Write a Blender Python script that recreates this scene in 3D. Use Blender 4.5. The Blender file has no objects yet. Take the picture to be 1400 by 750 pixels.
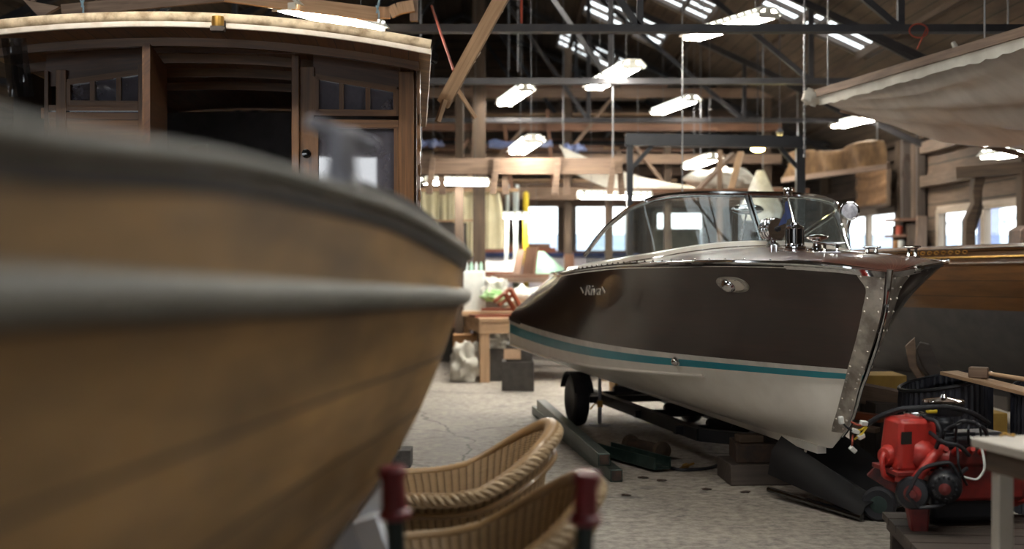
import bpy, bmesh, math, random
from mathutils import Vector, Matrix, Euler, noise
random.seed(7)
S = bpy.context.scene
COL = S.collection
PI = math.pi
FPX, EYE = 1750.0, 1.55          # 45 mm lens on the 1400 px wide frame, eye height
V = Vector

def P(px, py, d):                # a point of the place seen in direction px,py at distance d into the shed
    return V(((px - 700) * d / FPX, d, EYE + (350 - py) * d / FPX))
def G(px, py):                   # the point of the floor seen there
    d = EYE * FPX / (py - 350)
    return P(px, py, d)

def spline(xs, ys):
    n = len(xs)
    m = []
    for i in range(n):
        if i == 0: m.append((ys[1]-ys[0])/(xs[1]-xs[0]))
        elif i == n-1: m.append((ys[-1]-ys[-2])/(xs[-1]-xs[-2]))
        else:
            a = (ys[i]-ys[i-1])/(xs[i]-xs[i-1]); b = (ys[i+1]-ys[i])/(xs[i+1]-xs[i])
            m.append(0.0 if a*b <= 0 else 2*a*b/(a+b))
    def f(x):
        if x <= xs[0]: return ys[0]
        if x >= xs[-1]: return ys[-1]
        i = 0
        while xs[i+1] < x: i += 1
        h = xs[i+1]-xs[i]; t = (x-xs[i])/h
        return ((2*t**3-3*t*t+1)*ys[i] + (t**3-2*t*t+t)*h*m[i] + (-2*t**3+3*t*t)*ys[i+1] + (t**3-t*t)*h*m[i+1])
    return f

def path(pts, n):                # smooth resampled polyline through pts
    pts = [V(p) for p in pts]
    L = [0.0]
    for a, b in zip(pts, pts[1:]): L.append(L[-1] + max((b-a).length, 1e-6))
    fs = [spline(L, [p[k] for p in pts]) for k in range(3)]
    return [V([f(L[-1]*i/(n-1)) for f in fs]) for i in range(n)]

class MB:
    """collects shapes for one mesh; every shape gets UVs in metres, u along its length"""
    def __init__(s):
        s.b = bmesh.new(); s.uv = s.b.loops.layers.uv.verify()
    def face(s, vs, uvs=None):
        try: f = s.b.faces.new(vs)
        except ValueError: return None
        if uvs:
            for l, q in zip(f.loops, uvs): l[s.uv].uv = q
        return f
    def box(s, c, size, rot=None, taper=None):
        R = rot.to_matrix() if isinstance(rot, Euler) else (rot if rot is not None else Matrix.Identity(3))
        c = V(c); hx, hy, hz = [q/2 for q in size]
        ax = max(range(3), key=lambda k: size[k]); oth = [k for k in range(3) if k != ax]
        off = random.uniform(0, 40)
        loc = []
        for sx in (-1, 1):
            for sy in (-1, 1):
                for sz in (-1, 1):
                    p = V((sx*hx, sy*hy, sz*hz))
                    if taper and sz > 0: p.x *= taper[0]; p.y *= taper[1]
                    loc.append(p)
        vs = [s.b.verts.new(c + R @ p) for p in loc]
        for q in ((0,1,3,2),(4,6,7,5),(0,4,5,1),(2,3,7,6),(0,2,6,4),(1,5,7,3)):
            s.face([vs[i] for i in q], [(loc[i][ax]+off, loc[i][oth[0]]+loc[i][oth[1]]+off) for i in q])
        return s
    def bar(s, p0, p1, w, h, up=(0,0,1), roll=0):
        p0, p1 = V(p0), V(p1); z = p1-p0; L = z.length; z.normalize()
        u = V(up)
        if abs(z.dot(u)) > 0.98: u = V((0,1,0)) if abs(z.y) < .9 else V((1,0,0))
        x = u.cross(z).normalized(); y = z.cross(x)
        if roll: x, y = x*math.cos(roll)+y*math.sin(roll), y*math.cos(roll)-x*math.sin(roll)
        R = Matrix((x, y, z)).transposed()
        return s.box((p0+p1)/2, (w, h, L), R)
    def tube(s, pts, r, seg=10, caps=True, closed=False):
        pts = [V(p) for p in pts]; n = len(pts)
        rs = r if isinstance(r, (list, tuple)) else [r]*n
        off = random.uniform(0, 40); rings = []; N = None; L = 0
        Ls = []
        for i in range(n):
            if closed: t = pts[(i+1) % n]-pts[i-1]
            else: t = pts[min(i+1, n-1)]-pts[max(i-1, 0)]
            if t.length < 1e-9: t = V((0,0,1))
            t.normalize()
            if N is None:
                N = t.cross(V((0,0,1)))
                if N.length < .1: N = t.cross(V((1,0,0)))
            N = (N - t*N.dot(t)); N.normalize(); B = t.cross(N)
            if i: L += (pts[i]-pts[i-1]).length
            Ls.append(L)
            rings.append([s.b.verts.new(pts[i] + (N*math.cos(2*PI*k/seg)+B*math.sin(2*PI*k/seg))*rs[i]) for k in range(seg)])
        for i in range(n if closed else n-1):
            j = (i+1) % n
            for k in range(seg):
                k2 = (k+1) % seg; c = 2*PI*max(rs[i], .004)/seg
                s.face([rings[i][k], rings[i][k2], rings[j][k2], rings[j][k]],
                       [(Ls[i]+off, k*c), (Ls[i]+off, (k+1)*c), (Ls[j]+off, (k+1)*c), (Ls[j]+off, k*c)])
        if caps and not closed:
            s.face(rings[0][::-1]); s.face(rings[-1])
        return s
    def lathe(s, prof, o=(0,0,0), axis=(0,0,1), seg=24):
        o, a = V(o), V(axis).normalized()
        x = a.orthogonal().normalized(); y = a.cross(x)
        rings = []
        for r, h in prof:
            if r < 1e-5: rings.append([s.b.verts.new(o + a*h)])
            else: rings.append([s.b.verts.new(o + a*h + (x*math.cos(2*PI*k/seg)+y*math.sin(2*PI*k/seg))*r) for k in range(seg)])
        for i in range(len(prof)-1):
            A, B = rings[i], rings[i+1]
            for k in range(seg):
                k2 = (k+1) % seg
                q = [A[k % len(A)], A[k2 % len(A)], B[k2 % len(B)], B[k % len(B)]]
                u0, u1 = k*2*PI*prof[i][0]/seg, (k+1)*2*PI*prof[i][0]/seg
                uv = [(u0, prof[i][1]), (u1, prof[i][1]), (u1, prof[i+1][1]), (u0, prof[i+1][1])]
                seen, qq, uu = set(), [], []
                for vtx, w in zip(q, uv):
                    if vtx not in seen: seen.add(vtx); qq.append(vtx); uu.append(w)
                if len(qq) > 2: s.face(qq, uu)
        for ring, rev in ((rings[0], True), (rings[-1], False)):
            if len(ring) > 2: s.face(ring[::-1] if rev else ring)
        return s
    def ball(s, c, r, seg=16, rings=10, wob=0, seed=0):
        r = V((r, r, r)) if not hasattr(r, '__len__') else V(r)
        c = V(c); R = []
        for i in range(rings+1):
            th = PI*i/rings; row = []
            for k in range(seg if 0 < i < rings else 1):
                ph = 2*PI*k/seg
                d = V((math.sin(th)*math.cos(ph), math.sin(th)*math.sin(ph), math.cos(th)))
                f = 1 + (wob*noise.noise(d*2.2+V((seed, seed*2, 0))) if wob else 0)
                row.append(s.b.verts.new(c + V((d.x*r.x, d.y*r.y, d.z*r.z))*f))
            R.append(row)
        for i in range(rings):
            A, B = R[i], R[i+1]
            for k in range(seg):
                k2 = (k+1) % seg; q = []
                for w in (A[k % len(A)], A[k2 % len(A)], B[k2 % len(B)], B[k % len(B)]):
                    if w not in q: q.append(w)
                if len(q) > 2: s.face(q, [(0.05*k, .05*i)]*len(q))
        return s
    def prism(s, poly, o, ex, ey, depth):
        """polygon (2-D) in the plane o+ex,ey extruded by depth along ex x ey (centred)"""
        o, ex, ey = V(o), V(ex).normalized(), V(ey).normalized(); n = ex.cross(ey).normalized()
        off = random.uniform(0, 40)
        A = [s.b.verts.new(o+ex*p[0]+ey*p[1]-n*depth/2) for p in poly]
        B = [s.b.verts.new(o+ex*p[0]+ey*p[1]+n*depth/2) for p in poly]
        uv = [(p[0]+off, p[1]) for p in poly]
        s.face(A[::-1], uv[::-1]); s.face(B, uv)
        for i in range(len(poly)):
            j = (i+1) % len(poly)
            s.face([A[i], A[j], B[j], B[i]], [uv[i], uv[j], (uv[j][0], uv[j][1]+depth), (uv[i][0], uv[i][1]+depth)])
        return s
    def surf(s, rows, thick=0, skip=None, uv0=(0, 0)):
        """grid of points rows[j][i]; u runs along i, v along j"""
        nj, ni = len(rows), len(rows[0])
        rows = [[V(p) for p in r] for r in rows]
        U = [[0.0]*ni for _ in range(nj)]; W = [[0.0]*ni for _ in range(nj)]
        mid = nj//2
        for i in range(1, ni):
            l = (rows[mid][i]-rows[mid][i-1]).length
            for j in range(nj): U[j][i] = U[j][i-1]+l
        mi = ni//2
        for j in range(1, nj):
            l = (rows[j][mi]-rows[j-1][mi]).length
            for i in range(ni): W[j][i] = W[j-1][i]+l
        vs = [[s.b.verts.new(p) for p in r] for r in rows]
        fl = []
        for j in range(nj-1):
            for i in range(ni-1):
                if skip and skip(j, i): continue
                q = ((j, i), (j, i+1), (j+1, i+1), (j+1, i))
                if thick == 0:
                    s.face([vs[a][b] for a, b in q], [(U[a][b]+uv0[0], W[a][b]+uv0[1]) for a, b in q])
                else: fl.append(q)
        if thick:
            nrm = [[None]*ni for _ in range(nj)]
            for j in range(nj):
                for i in range(ni):
                    a = rows[j][min(i+1, ni-1)]-rows[j][max(i-1, 0)]; b = rows[min(j+1, nj-1)][i]-rows[max(j-1, 0)][i]
                    c = a.cross(b); nrm[j][i] = c.normalized() if c.length > 1e-12 else V((0, 0, 1))
            v2 = [[s.b.verts.new(rows[j][i]+nrm[j][i]*thick) for i in range(ni)] for j in range(nj)]
            edges = {}
            for q in fl:
                uv = [(U[a][b]+uv0[0], W[a][b]+uv0[1]) for a, b in q]
                s.face([vs[a][b] for a, b in q][::-1], uv[::-1]); s.face([v2[a][b] for a, b in q], uv)
                for k in range(4):
                    e = (q[k], q[(k+1) % 4]); r = (e[1], e[0])
                    if r in edges: del edges[r]
                    else: edges[e] = uv[k]
            for (a, b), uv in edges.items():
                s.face([vs[a[0]][a[1]], vs[b[0]][b[1]], v2[b[0]][b[1]], v2[a[0]][a[1]]], [uv]*4)
        return s
    def xf(s, M):
        bmesh.ops.transform(s.b, matrix=M, verts=s.b.verts); return s

WM = {}                                   # world matrix of every root
def finish(bm, name, mat, smooth=38, bevel=0, sub=0):
    bmesh.ops.remove_doubles(bm, verts=bm.verts, dist=1e-6)
    bmesh.ops.recalc_face_normals(bm, faces=bm.faces)
    me = bpy.data.meshes.new(name); bm.to_mesh(me); bm.free()
    me.materials.append(mat)
    if smooth:
        me.shade_smooth(); me.set_sharp_from_angle(angle=math.radians(smooth))
    o = bpy.data.objects.new(name, me); COL.objects.link(o)
    if bevel:
        m = o.modifiers.new('Bevel', 'BEVEL'); m.width = bevel; m.segments = 2; m.limit_method = 'ANGLE'; m.angle_limit = math.radians(40)
    if sub:
        m = o.modifiers.new('Subdivision', 'SUBSURF'); m.levels = sub; m.render_levels = sub
    return o
def root_of(o):
    while o.parent: o = o.parent
    return o
def part(name, mb, mat, parent, label=None, stuff=False, **k):
    """one part under a thing (shapes given in world space) or, under a part, a sub-part"""
    mb.xf(WM[root_of(parent)].inverted())
    o = finish(mb.b, name, mat, **k); o.parent = parent
    if label: o['label'] = label
    if stuff: o['kind'] = 'stuff'
    return o
def tag(o, label, cat, group=None, kind=None):
    o['label'] = label; o['category'] = cat
    if group: o['group'] = group
    if kind: o['kind'] = kind
    return o
def thing(name, label, cat, loc=(0, 0, 0), rz=0, group=None):
    o = bpy.data.objects.new(name, None); COL.objects.link(o); o.empty_display_size = .1
    o.location = loc; o.rotation_euler = (0, 0, rz)
    WM[o] = Matrix.Translation(V(loc)) @ Matrix.Rotation(rz, 4, 'Z')
    return tag(o, label, cat, group)
def solo(name, mb, mat, label, cat, group=None, kind=None, **k):
    vs = [v.co for v in mb.b.verts]
    c = V(((min(v.x for v in vs)+max(v.x for v in vs))/2, (min(v.y for v in vs)+max(v.y for v in vs))/2, min(v.z for v in vs)))
    mb.xf(Matrix.Translation(-c))
    o = finish(mb.b, name, mat, **k); o.location = c; WM[o] = Matrix.Translation(c)
    return tag(o, label, cat, group, kind)
def structure(name, mb, mat, parent=None, **k):
    o = finish(mb.b, name, mat, **k)
    if parent: o.parent = parent
    else: o['kind'] = 'structure'; WM[o] = Matrix.Identity(4)
    return o
def dup(r, loc, rz, label, group=None):
    def cp(o, par):
        c = o.copy(); COL.objects.link(c)
        if par: c.parent = par
        for ch in [x for x in bpy.data.objects if x.parent == o]: cp(ch, c)
        return c
    c = cp(r, None); c.location = loc; c.rotation_euler = (0, 0, rz); c['label'] = label
    WM[c] = Matrix.Translation(V(loc)) @ Matrix.Rotation(rz, 4, 'Z')
    if group: c['group'] = group
    return c

# ------------------------------------------------------------------ materials
def lin(c):
    r = []
    for q in c[:3]:
        q /= 255.0; r.append(q/12.92 if q <= .04045 else ((q+.055)/1.055)**2.4)
    return (r[0], r[1], r[2], 1)
class NT:
    def __init__(s, name):
        s.m = bpy.data.materials.new(name); s.m.use_nodes = True; s.t = s.m.node_tree
        s.p = s.t.nodes['Principled BSDF']; s.out = s.t.nodes['Material Output']
    def n(s, t, **k):
        x = s.t.nodes.new(t)
        for a, b in k.items():
            if a.startswith('i_'): x.inputs[int(a[2:]) if a[2:].isdigit() else a[2:]].default_value = b
            else: setattr(x, a, b)
        return x
    def l(s, a, b): s.t.links.new(a, b)
    def coord(s, kind, scale=(1, 1, 1)):
        c = s.n('ShaderNodeTexCoord'); m = s.n('ShaderNodeMapping'); m.inputs['Scale'].default_value = scale
        s.l(c.outputs[kind], m.inputs['Vector']); return m.outputs['Vector']
    def noise(s, vec, scale, detail=4, rough=.55, dist=0):
        x = s.n('ShaderNodeTexNoise'); x.inputs['Scale'].default_value = scale; x.inputs['Detail'].default_value = detail
        x.inputs['Roughness'].default_value = rough; x.inputs['Distortion'].default_value = dist
        if vec is not None: s.l(vec, x.inputs['Vector'])
        return x.outputs['Fac']
    def ramp(s, fac, stops):
        x = s.n('ShaderNodeValToRGB'); e = x.color_ramp.elements
        while len(e) < len(stops): e.new(.5)
        for el, (p, c) in zip(e, stops): el.position = p; el.color = c
        s.l(fac, x.inputs['Fac']); return x.outputs['Color']
    def mix(s, fac, a, b, mode='MIX'):
        x = s.n('ShaderNodeMix', data_type='RGBA', blend_type=mode)
        if isinstance(fac, (int, float)): x.inputs['Factor'].default_value = fac
        else: s.l(fac, x.inputs['Factor'])
        for k, q in (('A', a), ('B', b)):
            i = [w for w in x.inputs if w.name == k and w.type == 'RGBA'][0]
            if isinstance(q, tuple): i.default_value = q
            else: s.l(q, i)
        return [w for w in x.outputs if w.type == 'RGBA'][0]
    def math(s, op, a, b=0, c=None):
        x = s.n('ShaderNodeMath', operation=op)
        for i, q in enumerate((a, b) if c is None else (a, b, c)):
            if isinstance(q, (int, float)): x.inputs[i].default_value = q
            else: s.l(q, x.inputs[i])
        return x.outputs[0]
    def bump(s, h, strength=.3, dist=.01):
        b = s.n('ShaderNodeBump'); b.inputs['Strength'].default_value = strength; b.inputs['Distance'].default_value = dist
        s.l(h, b.inputs['Height']); s.l(b.outputs['Normal'], s.p.inputs['Normal'])
    def set(s, **k):
        for a, b in k.items(): s.p.inputs[a.replace('_', ' ')].default_value = b
        return s
def M(name, col, col2=None, rough=.5, metal=0, scale=6, bump=0, coat=0, spec=.5, stretch=(1, 1, 1), lo=.35, hi=.7, bdist=.01):
    t = NT(name); t.set(Roughness=rough, Metallic=metal, Coat_Weight=coat, Coat_Roughness=.04, Specular_IOR_Level=spec)
    vec = t.coord('Object', stretch); nz = t.noise(vec, scale, 5)
    t.l(t.ramp(nz, [(lo, lin(col)), (hi, lin(col2 or [q*.85 for q in col]))]), t.p.inputs['Base Color'])
    if bump: t.bump(t.noise(vec, scale*3, 4), bump, bdist)
    return t.m
def WOOD(name, dark, light, rough=.55, coat=0, grain=30, plank=0, gap=(20, 14, 10), along=1.2, bump=.15, blotch=.35, spec=.4, gapw=.06):
    """grain along u; plank > 0 cuts boards of that width across v"""
    t = NT(name); t.set(Roughness=rough, Coat_Weight=coat, Coat_Roughness=.04, Specular_IOR_Level=spec)
    vec = t.coord('UV', (along, grain, 1)); nz = t.noise(vec, 1.6, 6, .62, .6)
    c = t.ramp(nz, [(.3, lin(dark)), (.72, lin(light))])
    big = t.noise(t.coord('UV', (1, 3, 1)), 1.3, 3)
    c = t.mix(blotch, c, t.ramp(big, [(.35, lin(dark)), (.65, lin(light))]))
    if plank:
        sep = t.n('ShaderNodeSeparateXYZ'); t.l(t.coord('UV'), sep.inputs[0])
        q = t.math('DIVIDE', sep.outputs['Y'], plank); fr = t.math('FRACT', q); fl = t.math('FLOOR', q)
        wn = t.n('ShaderNodeTexWhiteNoise', noise_dimensions='1D'); t.l(fl, wn.inputs['W'])
        c = t.mix(t.math('MULTIPLY', wn.outputs['Value'], .45), c, lin(dark))
        g = t.math('LESS_THAN', fr, gapw)
        c = t.mix(g, c, lin(gap))
        t.bump(t.math('SUBTRACT', t.math('MULTIPLY', nz, .2), g), bump*2, .006)
    elif bump: t.bump(nz, bump, .004)
    t.l(c, t.p.inputs['Base Color'])
    return t.m
def EMIT(name, col, strength):
    t = NT(name); t.set(Emission_Color=lin(col), Emission_Strength=strength, Base_Color=lin(col)); return t.m
def GLASS(name, tint=(235, 240, 240), refl=.12, rough=.02, dirt_glare=0, dirt_glare_col=(150, 150, 140), dscale=3):
    t = NT(name); t.t.nodes.remove(t.p)
    tr = t.n('ShaderNodeBsdfTransparent'); tr.inputs['Color'].default_value = lin(tint)
    gl = t.n('ShaderNodeBsdfGlossy'); gl.inputs['Roughness'].default_value = rough
    gm = t.n('ShaderNodeNewGeometry'); dt = t.n('ShaderNodeVectorMath', operation='DOT_PRODUCT')
    t.l(gm.outputs['Normal'], dt.inputs[0]); t.l(gm.outputs['Incoming'], dt.inputs[1])
    c_ = t.math('SUBTRACT', 1.0, t.math('ABSOLUTE', dt.outputs['Value']))       # Schlick reflectance, the same from both sides
    f = t.math('ADD', t.math('MULTIPLY', t.math('POWER', c_, 5.0), .8), .03+refl)
    mx = t.n('ShaderNodeMixShader'); t.l(f, mx.inputs[0]); t.l(tr.outputs[0], mx.inputs[1]); t.l(gl.outputs[0], mx.inputs[2])
    last = mx
    if dirt_glare:
        d = t.n('ShaderNodeBsdfDiffuse'); d.inputs['Color'].default_value = lin(dirt_glare_col)
        nz = t.noise(t.coord('Object'), dscale, 6, .7)
        fac = t.math('MULTIPLY', t.math('GREATER_THAN', nz, .585), dirt_glare) if dirt_glare > .9 else t.math('MULTIPLY', nz, dirt_glare)
        m2 = t.n('ShaderNodeMixShader'); t.l(fac, m2.inputs[0]); t.l(mx.outputs[0], m2.inputs[1]); t.l(d.outputs[0], m2.inputs[2]); last = m2
    t.l(last.outputs[0], t.out.inputs['Surface'])
    return t.m

m_varnish = WOOD('dark varnished mahogany', (28, 15, 12), (54, 29, 23), rough=.28, coat=1, grain=26, bump=.02, blotch=.5)
m_deck = WOOD('varnished mahogany deck', (58, 27, 20), (106, 56, 40), rough=.28, spec=.35, coat=.75, grain=22, plank=.075, gap=(150, 128, 108), gapw=.05, bump=.01)
m_cream = M('cream vinyl', (226, 216, 202), (210, 200, 186), rough=.35, coat=.4)
m_boatwhite = M('white antifouling', (234, 229, 220), (224, 218, 208), rough=.42, coat=.15)
m_boatstripe = M('white stripe', (230, 226, 220), rough=.3, coat=.4)
m_teal = M('teal stripe', (30, 142, 158), (28, 130, 146), rough=.3, coat=.4)
m_chrome = M('chrome', (222, 222, 224), (205, 206, 208), rough=.07, metal=1)
m_plate = M('scuffed stainless plate', (186, 179, 170), (136, 128, 121), rough=.36, metal=.55, scale=9, lo=.4, hi=.62)
m_black = M('black rubber', (33, 33, 37), (42, 42, 46), rough=.5, spec=.25)  # black raised a little in place of ambient light
m_fender = M('matt black plastic', (17, 17, 19), (24, 24, 26), rough=.42, spec=.3)
m_blackgloss = M('black gloss', (12, 12, 14), rough=.12, coat=.6)
m_navy = M('navy cloth', (28, 38, 74), (46, 62, 110), rough=.8)
m_cushion = M('pale cushion vinyl', (214, 222, 224), rough=.45)
m_glass = GLASS('windshield glass', (248, 252, 251), .0, dirt_glare=.10, dirt_glare_col=(170, 175, 175), dscale=9)
m_pane = GLASS('clear pane', (236, 240, 240), .04)
m_cabglass = GLASS('cabin glass', (120, 122, 135), .22, dirt_glare=.6, dirt_glare_col=(150, 146, 160), dscale=2)  # pale film also puts the pane's lilac reflection into the colour
m_dirtyglass = GLASS('dirty skylight glass', (245, 250, 250), .02, dirt_glare=1.0, dirt_glare_col=(70, 66, 60), dscale=2.3)
m_oldhull = WOOD('old golden varnish hull', (100, 75, 44), (206, 160, 98), rough=.5, coat=.06, grain=9, plank=.17, gap=(52, 34, 20), gapw=.045, bump=.06, blotch=.65, along=.9)
m_greyrail = WOOD('weathered grey rail', (104, 103, 97), (168, 163, 153), rough=.6, grain=20, bump=.2)
m_darkrail = WOOD('dark weathered rail', (44, 40, 40), (84, 74, 66), rough=.5, grain=20)
m_galv = M('dull grey metal', (184, 183, 190), (140, 140, 148), rough=.45, metal=.3, scale=8)
m_cabwood = WOOD('varnished cabin teak', (62, 40, 22), (132, 90, 52), rough=.4, coat=.35, grain=26, bump=.1)
m_cabdark = WOOD('dark cabin panel', (58, 36, 22), (104, 66, 38), rough=.4, coat=.3, grain=22, bump=.08)
m_cabplank = WOOD('cabin ceiling boards', (74, 44, 22), (140, 92, 52), rough=.5, grain=22, plank=.11, gap=(26, 16, 10), gapw=.04)
m_cabinside = M('lifted grey cabin interior', (88, 82, 82), (70, 66, 66), rough=.7)  # grey lifted to stand in for light inside the cabin
m_fascia = M('off white roof strip', (238, 224, 208), (218, 200, 180), rough=.55, scale=14, lo=.45, hi=.75, bump=.1)
m_canvasroll = M('worn cream canvas roll', (226, 204, 172), (150, 124, 94), rough=.8, scale=11, lo=.42, hi=.68, bump=.4)
m_brass = M('old brass', (190, 148, 74), (140, 100, 50), rough=.3, metal=.8)
m_timber = WOOD('pale sawn timber', (134, 104, 78), (198, 164, 130), rough=.7, grain=26)
m_timber2 = WOOD('weathered timber', (88, 71, 60), (148, 123, 104), rough=.75, grain=24)
m_brown = WOOD('brown plank', (80, 55, 43), (138, 100, 78), rough=.6, grain=26)
m_darktimber = WOOD('dark greasy timber', (50, 44, 41), (84, 73, 66), rough=.7, grain=20)  # tone raised so shaded timber reads less black
m_redwood = WOOD('red mahogany offcut', (84, 38, 24), (148, 76, 46), rough=.5, grain=26, coat=.2)
m_oldpost = WOOD('old shed post', (52, 43, 36), (98, 80, 65), rough=.8, grain=18)
m_steel = M('dark painted steel', (44, 43, 47), (58, 55, 56), rough=.55, metal=.3)
m_blacksteel = M('black steel', (22, 23, 28), (32, 33, 38), rough=.4, metal=.3)
m_greensteel = M('green box steel', (32, 48, 45), (56, 72, 66), rough=.38, metal=.3, scale=12, lo=.45, hi=.7)
m_rust = M('rusty iron', (74, 56, 46), (48, 42, 40), rough=.7, metal=.3, scale=20)
m_red = M('red engine enamel', (168, 42, 34), (104, 30, 26), rough=.45, coat=.15, scale=10, lo=.5, hi=.78)
m_reddark = M('grimy red enamel', (116, 28, 24), (52, 22, 22), rough=.5, scale=9, lo=.4, hi=.68)
m_redgrip = M('red grip', (130, 34, 40), (104, 26, 32), rough=.45, coat=.1)
m_darkgreen = M('dark green paint', (18, 34, 32), (26, 42, 38), rough=.4)
m_whitepaint = M('white painted timber', (240, 243, 249), (228, 232, 240), rough=.5)
m_grey = M('grey laminate', (186, 180, 170), (168, 160, 150), rough=.5, scale=5)
m_concreteblock = M('grey block', (92, 88, 84), (70, 66, 64), rough=.9, scale=20, bump=.4)
m_card = M('brown cardboard', (176, 132, 90), (158, 116, 78), rough=.85)
m_darkbox = M('dark grey crate', (74, 70, 66), (60, 56, 54), rough=.8, scale=14)
m_label = M('pale paper label', (214, 180, 150), rough=.8)
m_plastic = M('clear plastic sheet', (214, 212, 204), (188, 184, 174), rough=.25, coat=.4, scale=14, bump=.3)
m_white = M('white foam', (226, 228, 224), (206, 210, 206), rough=.7)
m_green = M('green leaf bag', (96, 150, 66), (176, 200, 160), rough=.6, scale=12)
m_mint = M('mint tarp', (168, 206, 184), (140, 184, 164), rough=.7)
m_bluetarp = M('blue tarp', (98, 112, 158), (140, 150, 186), rough=.6, scale=4)
m_canvas = M('cream canvas', (220, 212, 180), (196, 186, 150), rough=.85, scale=3)
m_sail = M('white sailcloth', (214, 210, 198), (186, 180, 168), rough=.8, scale=4)
m_greysheet = M('grey sheeting', (206, 200, 192), (176, 168, 160), rough=.38, coat=.2, scale=2.2, stretch=(.5, 2.2, 1))
m_yellow = M('yellow paint', (226, 196, 44), rough=.5)
m_yellowbox = M('ochre box', (176, 140, 66), (150, 116, 54), rough=.7)
m_pipe = M('pale pipe', (196, 204, 204), (170, 180, 182), rough=.5)
m_rope = M('red rope', (170, 74, 54), (130, 60, 46), rough=.8)
m_wire = M('thin wire', (120, 120, 122), rough=.5, metal=.5)
m_bluerope = M('pale blue rope', (150, 180, 196), rough=.8)
m_housing = M('white lamp housing', (216, 214, 204), (190, 188, 178), rough=.45)
m_tube = EMIT('lit fluorescent tube', (250, 246, 236), 75)
m_bulb = EMIT('lit bulb', (255, 232, 150), 22)
m_roof = WOOD('brown roof boards', (62, 52, 43), (100, 83, 65), rough=.85, grain=8, plank=.16, gap=(16, 13, 11), bump=.25)  # tone lifted in place of hazy light under the roof
m_wall = WOOD('dark shed boarding', (62, 50, 42), (108, 88, 70), rough=.85, grain=10, plank=.19, gap=(18, 14, 12), bump=.3, gapw=.08)
m_frame = WOOD('old window frame', (120, 106, 92), (176, 160, 144), rough=.7, grain=20)
m_hullright = WOOD('amber varnished planks', (66, 42, 20), (128, 84, 40), rough=.36, coat=.5, grain=10, plank=.13, gap=(50, 30, 16), gapw=.05, bump=.06)  # darkened to put the shade on the amber hull into its colour
m_hulldark = M('shaded grey hull bottom', (76, 71, 70), (60, 57, 58), rough=.6)  # tone holds the shade seen low on the amber hull
m_goldleaf = M('gold leaf', (226, 170, 84), rough=.3, metal=.6)
m_outside = M('pale yard outside', (200, 204, 206), (176, 184, 190), rough=.9, scale=.6)
m_hill = M('blue grey bank outside', (140, 156, 178), (170, 182, 196), rough=.9, scale=.9)
m_polycarb = M('white greenhouse frame', (226, 230, 230), rough=.6)

def floor_mat():
    t = NT('worn concrete'); t.set(Roughness=.62, Specular_IOR_Level=.35)
    vec = t.coord('Object')
    big = t.noise(vec, .8, 6, .62, .4); fine = t.noise(vec, 14, 5, .7); spot = t.noise(vec, 3.2, 5, .7, .5)
    c = t.ramp(big, [(.3, lin((98, 91, 84))), (.5, lin((148, 138, 127))), (.72, lin((176, 165, 151)))])
    c = t.mix(t.ramp(spot, [(.56, (0, 0, 0, 1)), (.66, (.85, .85, .85, 1))]), c, lin((70, 68, 70)))
    c = t.mix(.5, c, t.ramp(fine, [(.34, lin((74, 71, 68))), (.62, lin((190, 182, 172)))]))
    vo = t.n('ShaderNodeTexVoronoi', feature='DISTANCE_TO_EDGE'); vo.inputs['Scale'].default_value = .27
    dn = t.n('ShaderNodeMix', data_type='RGBA'); 
    wob = t.n('ShaderNodeTexNoise'); wob.inputs['Scale'].default_value = 2.5; wob.inputs['Detail'].default_value = 5; t.l(vec, wob.inputs['Vector'])
    ad = t.n('ShaderNodeVectorMath', operation='MULTIPLY_ADD'); ad.inputs[1].default_value = (.35, .35, 0); t.l(wob.outputs['Color'], ad.inputs[0]); t.l(vec, ad.inputs[2])
    t.l(ad.outputs[0], vo.inputs['Vector'])
    cr = t.math('LESS_THAN', vo.outputs['Distance'], .0025)
    c = t.mix(t.math('MULTIPLY', cr, .75), c, lin((46, 43, 41)))
    t.l(c, t.p.inputs['Base Color'])
    t.bump(t.math('SUBTRACT', t.math('ADD', t.math('MULTIPLY', fine, .5), big), cr), .35, .01)
    t.t.nodes.remove(dn)
    return t.m
m_floor = floor_mat()
def wicker_mat(name, dark, light, rib=.030, strand=.011):
    t = NT(name); t.set(Roughness=.5, Specular_IOR_Level=.4)
    sep = t.n('ShaderNodeSeparateXYZ'); t.l(t.coord('UV'), sep.inputs[0])
    ru = t.math('MULTIPLY', sep.outputs['X'], 1/rib)
    rib_ = t.math('ABSOLUTE', t.math('SINE', t.math('MULTIPLY', ru, PI)))
    par = t.math('MULTIPLY', t.math('MODULO', t.math('FLOOR', ru), 2), .5)
    st = t.math('ABSOLUTE', t.math('SINE', t.math('MULTIPLY', t.math('ADD', t.math('MULTIPLY', sep.outputs['Y'], 1/strand), par), PI)))
    h = t.math('ADD', t.math('MULTIPLY', t.math('POWER', rib_, .5), .7), t.math('MULTIPLY', st, .5))
    nz = t.noise(t.coord('UV', (3, 60, 1)), 3, 4)
    c = t.ramp(t.math('MULTIPLY', h, t.math('ADD', nz, .5)), [(.12, lin((66, 48, 30))), (.5, lin(dark)), (.95, lin(light))])
    t.l(c, t.p.inputs['Base Color']); t.bump(h, 1.0, .006)
    return t.m
m_wicker = wicker_mat('woven wicker', (118, 90, 60), (184, 152, 110))
m_cane = WOOD('smooth cane', (112, 84, 54), (172, 138, 94), rough=.4, grain=40, coat=.2)
m_braid = WOOD('braided cane', (150, 124, 92), (214, 190, 156), rough=.5, grain=60)
# ================================================================== THE SETTING
XR, XL, XRIDGE, YF, YB = 6.0, -8.0, -1.0, 27.0, -5.0
ZE, SL = 3.3, 0.466
def roof_z(x): return ZE + SL*((XR-x) if x > XRIDGE else (x-XL))

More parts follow.
